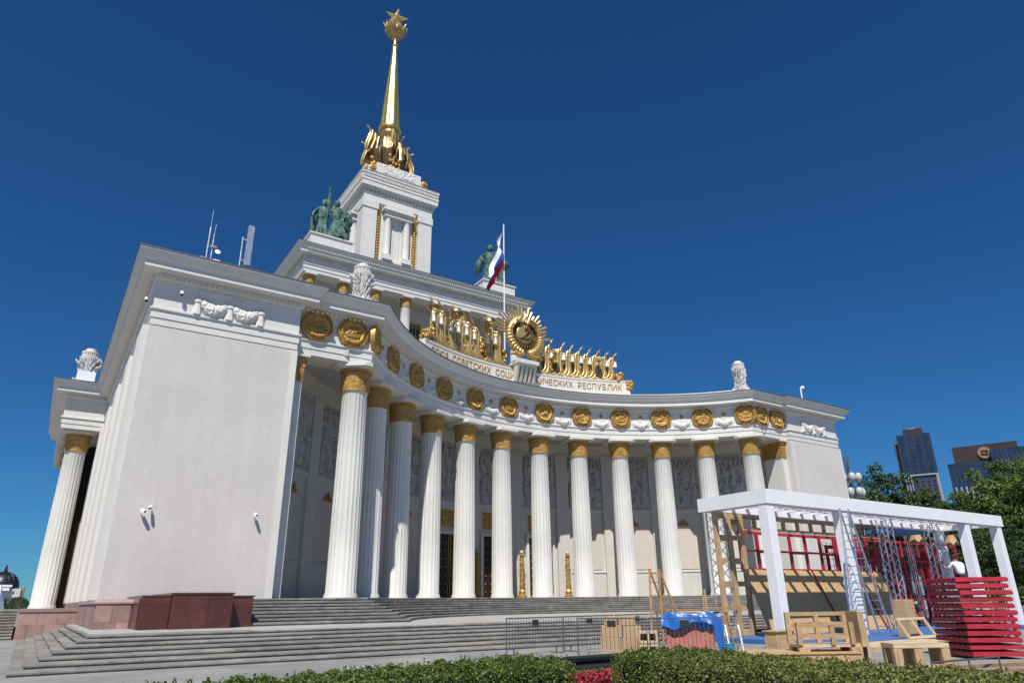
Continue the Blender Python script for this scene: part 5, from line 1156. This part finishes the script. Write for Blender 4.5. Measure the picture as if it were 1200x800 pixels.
TRM = [tree_meshes(16, 5.2, 6.2, 1, MT['treeleaf']), tree_meshes(14, 4.6, 5.4, 2, MT['treeleaf2']), tree_meshes(18, 5.8, 7.4, 3, MT['treeleaf'], 240)]
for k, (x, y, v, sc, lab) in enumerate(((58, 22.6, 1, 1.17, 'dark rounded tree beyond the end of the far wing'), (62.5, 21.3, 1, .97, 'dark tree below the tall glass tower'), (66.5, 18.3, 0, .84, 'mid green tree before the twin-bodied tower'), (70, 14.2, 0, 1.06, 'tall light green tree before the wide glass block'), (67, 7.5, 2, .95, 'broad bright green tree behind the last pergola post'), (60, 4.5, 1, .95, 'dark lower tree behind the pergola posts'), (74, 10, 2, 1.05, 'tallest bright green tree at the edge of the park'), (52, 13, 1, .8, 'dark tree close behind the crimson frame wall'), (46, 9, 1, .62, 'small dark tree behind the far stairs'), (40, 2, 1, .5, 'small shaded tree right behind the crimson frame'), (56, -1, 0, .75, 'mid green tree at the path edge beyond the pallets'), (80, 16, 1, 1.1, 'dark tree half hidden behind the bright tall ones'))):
    t = thing('tree', lab, 'tree', (x, y, 0), k*1.3, 'park trees beyond the pavilion', sc); link('trunk', TRM[v][0], t); c_ = link('crown', TRM[v][1], t)
# clipped ground cover below the trees
def low_bush(x, y, w_, d_, h, lab):
    n = int(w_*d_*160+900); d = rng.normal(0, 1, (n, 3)); d /= np.linalg.norm(d, axis=1)[:, None]; d[:,2] = abs(d[:,2]); rr = rng.uniform(.6, 1, (n, 1))**.4
    P = d*rr*np.array([w_/2, d_/2, h]); t = thing('shrub', lab, 'shrub', (x, y, 0), -.4); link('crown', leaf_mesh('crown', P, d, .3, MT['treeleaf2'], .7), t)
    MB().tube([(0,0,0),(0,0,h*.7)], [.12,.04], 6).build('trunk', MT['bark'], t)
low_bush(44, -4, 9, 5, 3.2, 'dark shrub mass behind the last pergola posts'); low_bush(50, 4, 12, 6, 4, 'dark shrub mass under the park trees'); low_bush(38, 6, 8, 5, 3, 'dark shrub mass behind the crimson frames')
tag(MB().box(30,-7.0,.0,60,-6.8,1.05, Matrix.Translation((0,0,0))).build('low_wall', MT['landing']), 'long low pale wall in front of the park shrubs', 'wall')

# ================================================================ far buildings
def face_frame(x, y):
    d = Vector((-33.65-x, -25.7-y)); return atan2(d.y, d.x)+pi/2
def tower_a():
    x, y = 695, 322; t = thing('glass_tower', 'slim dark glass tower with pale vertical fins and brown crown', 'skyscraper', (x, y, 0), face_frame(x, y))
    MB().box(-16, 0, 0, 14.5, 26, 158).build('wall', MT['skyglass'], t); MB().box(-19.5, 4, 0, -16.05, 26, 150).build('side_bay', MT['twdark'], t)
    MB().box(-8, -.6, 0, 12, -.02, 112).build('dark_bay', MT['twdark'], t)
    MB().box(-9, 2, 158.05, 9, 20, 164).build('crown', MT['twbrown'], t); MB().box(-3,8,164,3,12,166).build('plant_room', MT['twwhite'], t)
    for xx in (-15.5, -13, -10.5, 12, 13.2): MB().box(xx, -.9, 0, xx+1.1, -.03, 116).build('fin', MT['twwhite'], t)
    MB().box(-16.2,-1.0,115.5,14.7,-.1,117).build('band', MT['twwhite'], t)
    for k in range(26):
        for q in range(4):
            MB().box(-7+q*5, -.75, 8+k*4, -4.2+q*5, -.62, 10.6+k*4).build('window', MT['skyglass'], t)
    for k in range(9): MB().box(-15.8+k*3.6, -.35, 117.2, -15.3+k*3.6, -.02, 157.5).build('mullion', MT['skyglass'] if k % 2 else MT['twdark'], t)
    for k in range(10): MB().box(-16.1,-.2,119+k*4,14.6,-.021,119.35+k*4).build('floor_line', MT['twdark'], t)
def tower_b():
    x, y = 646, 241; t = thing('glass_block', 'wide dark glass office block with brown sign crown', 'skyscraper', (x, y, 0), face_frame(x, y))
    MB().box(-31, 3, 0, 6, 30, 113).build('wall', MT['skyglass'], t); MB().box(3, -3, 0, 34, 28, 121).build('wall', MT['skyglass'], t)
    MB().box(-25, 4, 113, 24, 22, 127.5).build('sign_crown', MT['twbrown'], t); 
    MB().lathe([(5.2,0),(5.2,1.2)], 28, Matrix.Translation((-1, 3.9, 120)) @ Matrix.Rotation(pi/2, 4, 'X')).build('sign_disc', MT['signtan'], t)
    for s, z in ((1, 121.6), (-1, 118.4)): MB().tube([(-1-s*2.6, 2.5, z), (-1+s*1.2, 2.5, z), (-1+s*2.6, 2.5, z-s*.6), (-1+s*1.0, 2.5, z-s*1.6)], .55, 6).build('sign_mark', MT['twbrown'], t)
    for k in range(8): MB().box(-29+k*3.9, 2.2, 0, -27.6+k*3.9, 2.98, 92).build('fin', MT['twwhite'], t)
    for k in range(13):
        MB().box(6.5, -3.7, 30+k*5.4, 33.5, -3.02, 31.2+k*5.4).build('floor_band', MT['twwhite'] if k < 13 else MT['skyglass'], t)
    for k in range(11): MB().box(-30.6+k*3.4,2.7,93,-30.2+k*3.4,2.98,112.6).build('mullion', MT['twdark'], t)
    for k in range(9): MB().box(4+k*3.5,-3.35,101,4.4+k*3.5,-3.02,120.6).build('mullion', MT['twdark'], t)
tower_a(); tower_b()
t = thing('brown_block', 'low brown and blue block just past the far wing', 'building', (560, 330, 0), face_frame(560, 330))
MB().box(-14,0,0,16,20,84).build('wall', MT['skyglass'], t); MB().box(-6,-.5,84.1,16,18,90).build('crown', MT['twbrown'], t)
for k in range(6): MB().box(-13+k*5,-.4,0,-12.2+k*5,-.02,83).build('fin', MT['twwhite'], t)
# lamp with a cluster of globes
t = thing('globe_lamp', 'tall street lamp with two tiers of white globes', 'street lamp', (39.6, 17.0, 0))
MB().lathe([(.45,0),(.45,.8),(.2,1.2),(.14,6),(.1,15)], 14).build('pole', MT['steel'], t, 40)
for z, n, R in ((12.3,7,1.05),(13.9,7,1.0)):
    for k in range(n):
        a = 2*pi*k/n+(z > 13)*.4; MB().tube([(0,0,z-.8),(R*.6*cos(a),R*.6*sin(a),z-1.0),(R*cos(a),R*sin(a),z-.5)], .05, 6).build('arm', MT['steel'], t)
        MB().lathe([(.12,-.6)]+[(.38*sin(q), -.52*cos(q)) for q in np.linspace(.4, pi-.05, 9)], 14, Matrix.Translation((R*cos(a),R*sin(a),z))).build('globe', MT['globe'], t, 60)
for k in range(8): a = k*pi/4; MB().tube([(.1*cos(a),.1*sin(a),14.4),(.3*cos(a),.3*sin(a),16.3)], .03, 5).build('spike', MT['steel'], t)
# domed hall seen past the side portico
t = thing('domed_hall', 'distant white hall with a dark dome beyond the side stairs', 'building', (-48.5, 490, 0))
MB().box(-16,-5,0,11,14,7.5).box(-9,-6,7.5,9.5,12,12.2).build('wall', MT['offwhite'], t)
MB().lathe([(8.2,12),(8.2,13)]+[(8.0*cos(q), 13+8.6*sin(q)) for q in np.linspace(.05, pi/2-.12, 10)]+[(.9,22.3),(.6,23.3),(.5,24.6),(.1,25.6)], 32).build('dome', MT['dome'], t, 45)
for k in range(16): a = k*pi/8; MB().tube([(8.1*cos(q)*cos(a), 8.1*cos(q)*sin(a), 13+8.7*sin(q)) for q in np.linspace(.05, 1.4, 7)], .16, 5).build('rib', MT['dome'], t)
MB().box(-5,-8.2,13.0,5,-7.9,14.2).box(-3,-8.3,11,4,-8.0,12.6).build('scaffold_sheet', MT['whitemetal'], t)
for s in (-1, 1): MB().lathe([(.9,7.5),(.7,9),(1.0,10.5),(.5,12.5),(.6,13.2),(.1,14)], 10, Matrix.Translation((s*10.6,-4,0))).build('gilded_figure', MT['goldbright'], t, 50)
for k in range(5): MB().box(-8+k*3.6,-6.4,1,-6.4+k*3.6,-6.02,6.4).build('window', MT['glass'], t)
tag(MB().lathe([(4.2,0),(2.4,5),(.3,13)], 4, None, None, True, .3).build('white_tent', MT['whitemetal'], None, 0, (-47.5, 440, 0)), 'small pointed white tent in front of the domed hall', 'tent')
low_bush(-38, 420, 12, 6, 7, 'round dark bush by the domed hall'); low_bush(-52, 425, 9, 6, 4, 'low dark bush behind the white tent')
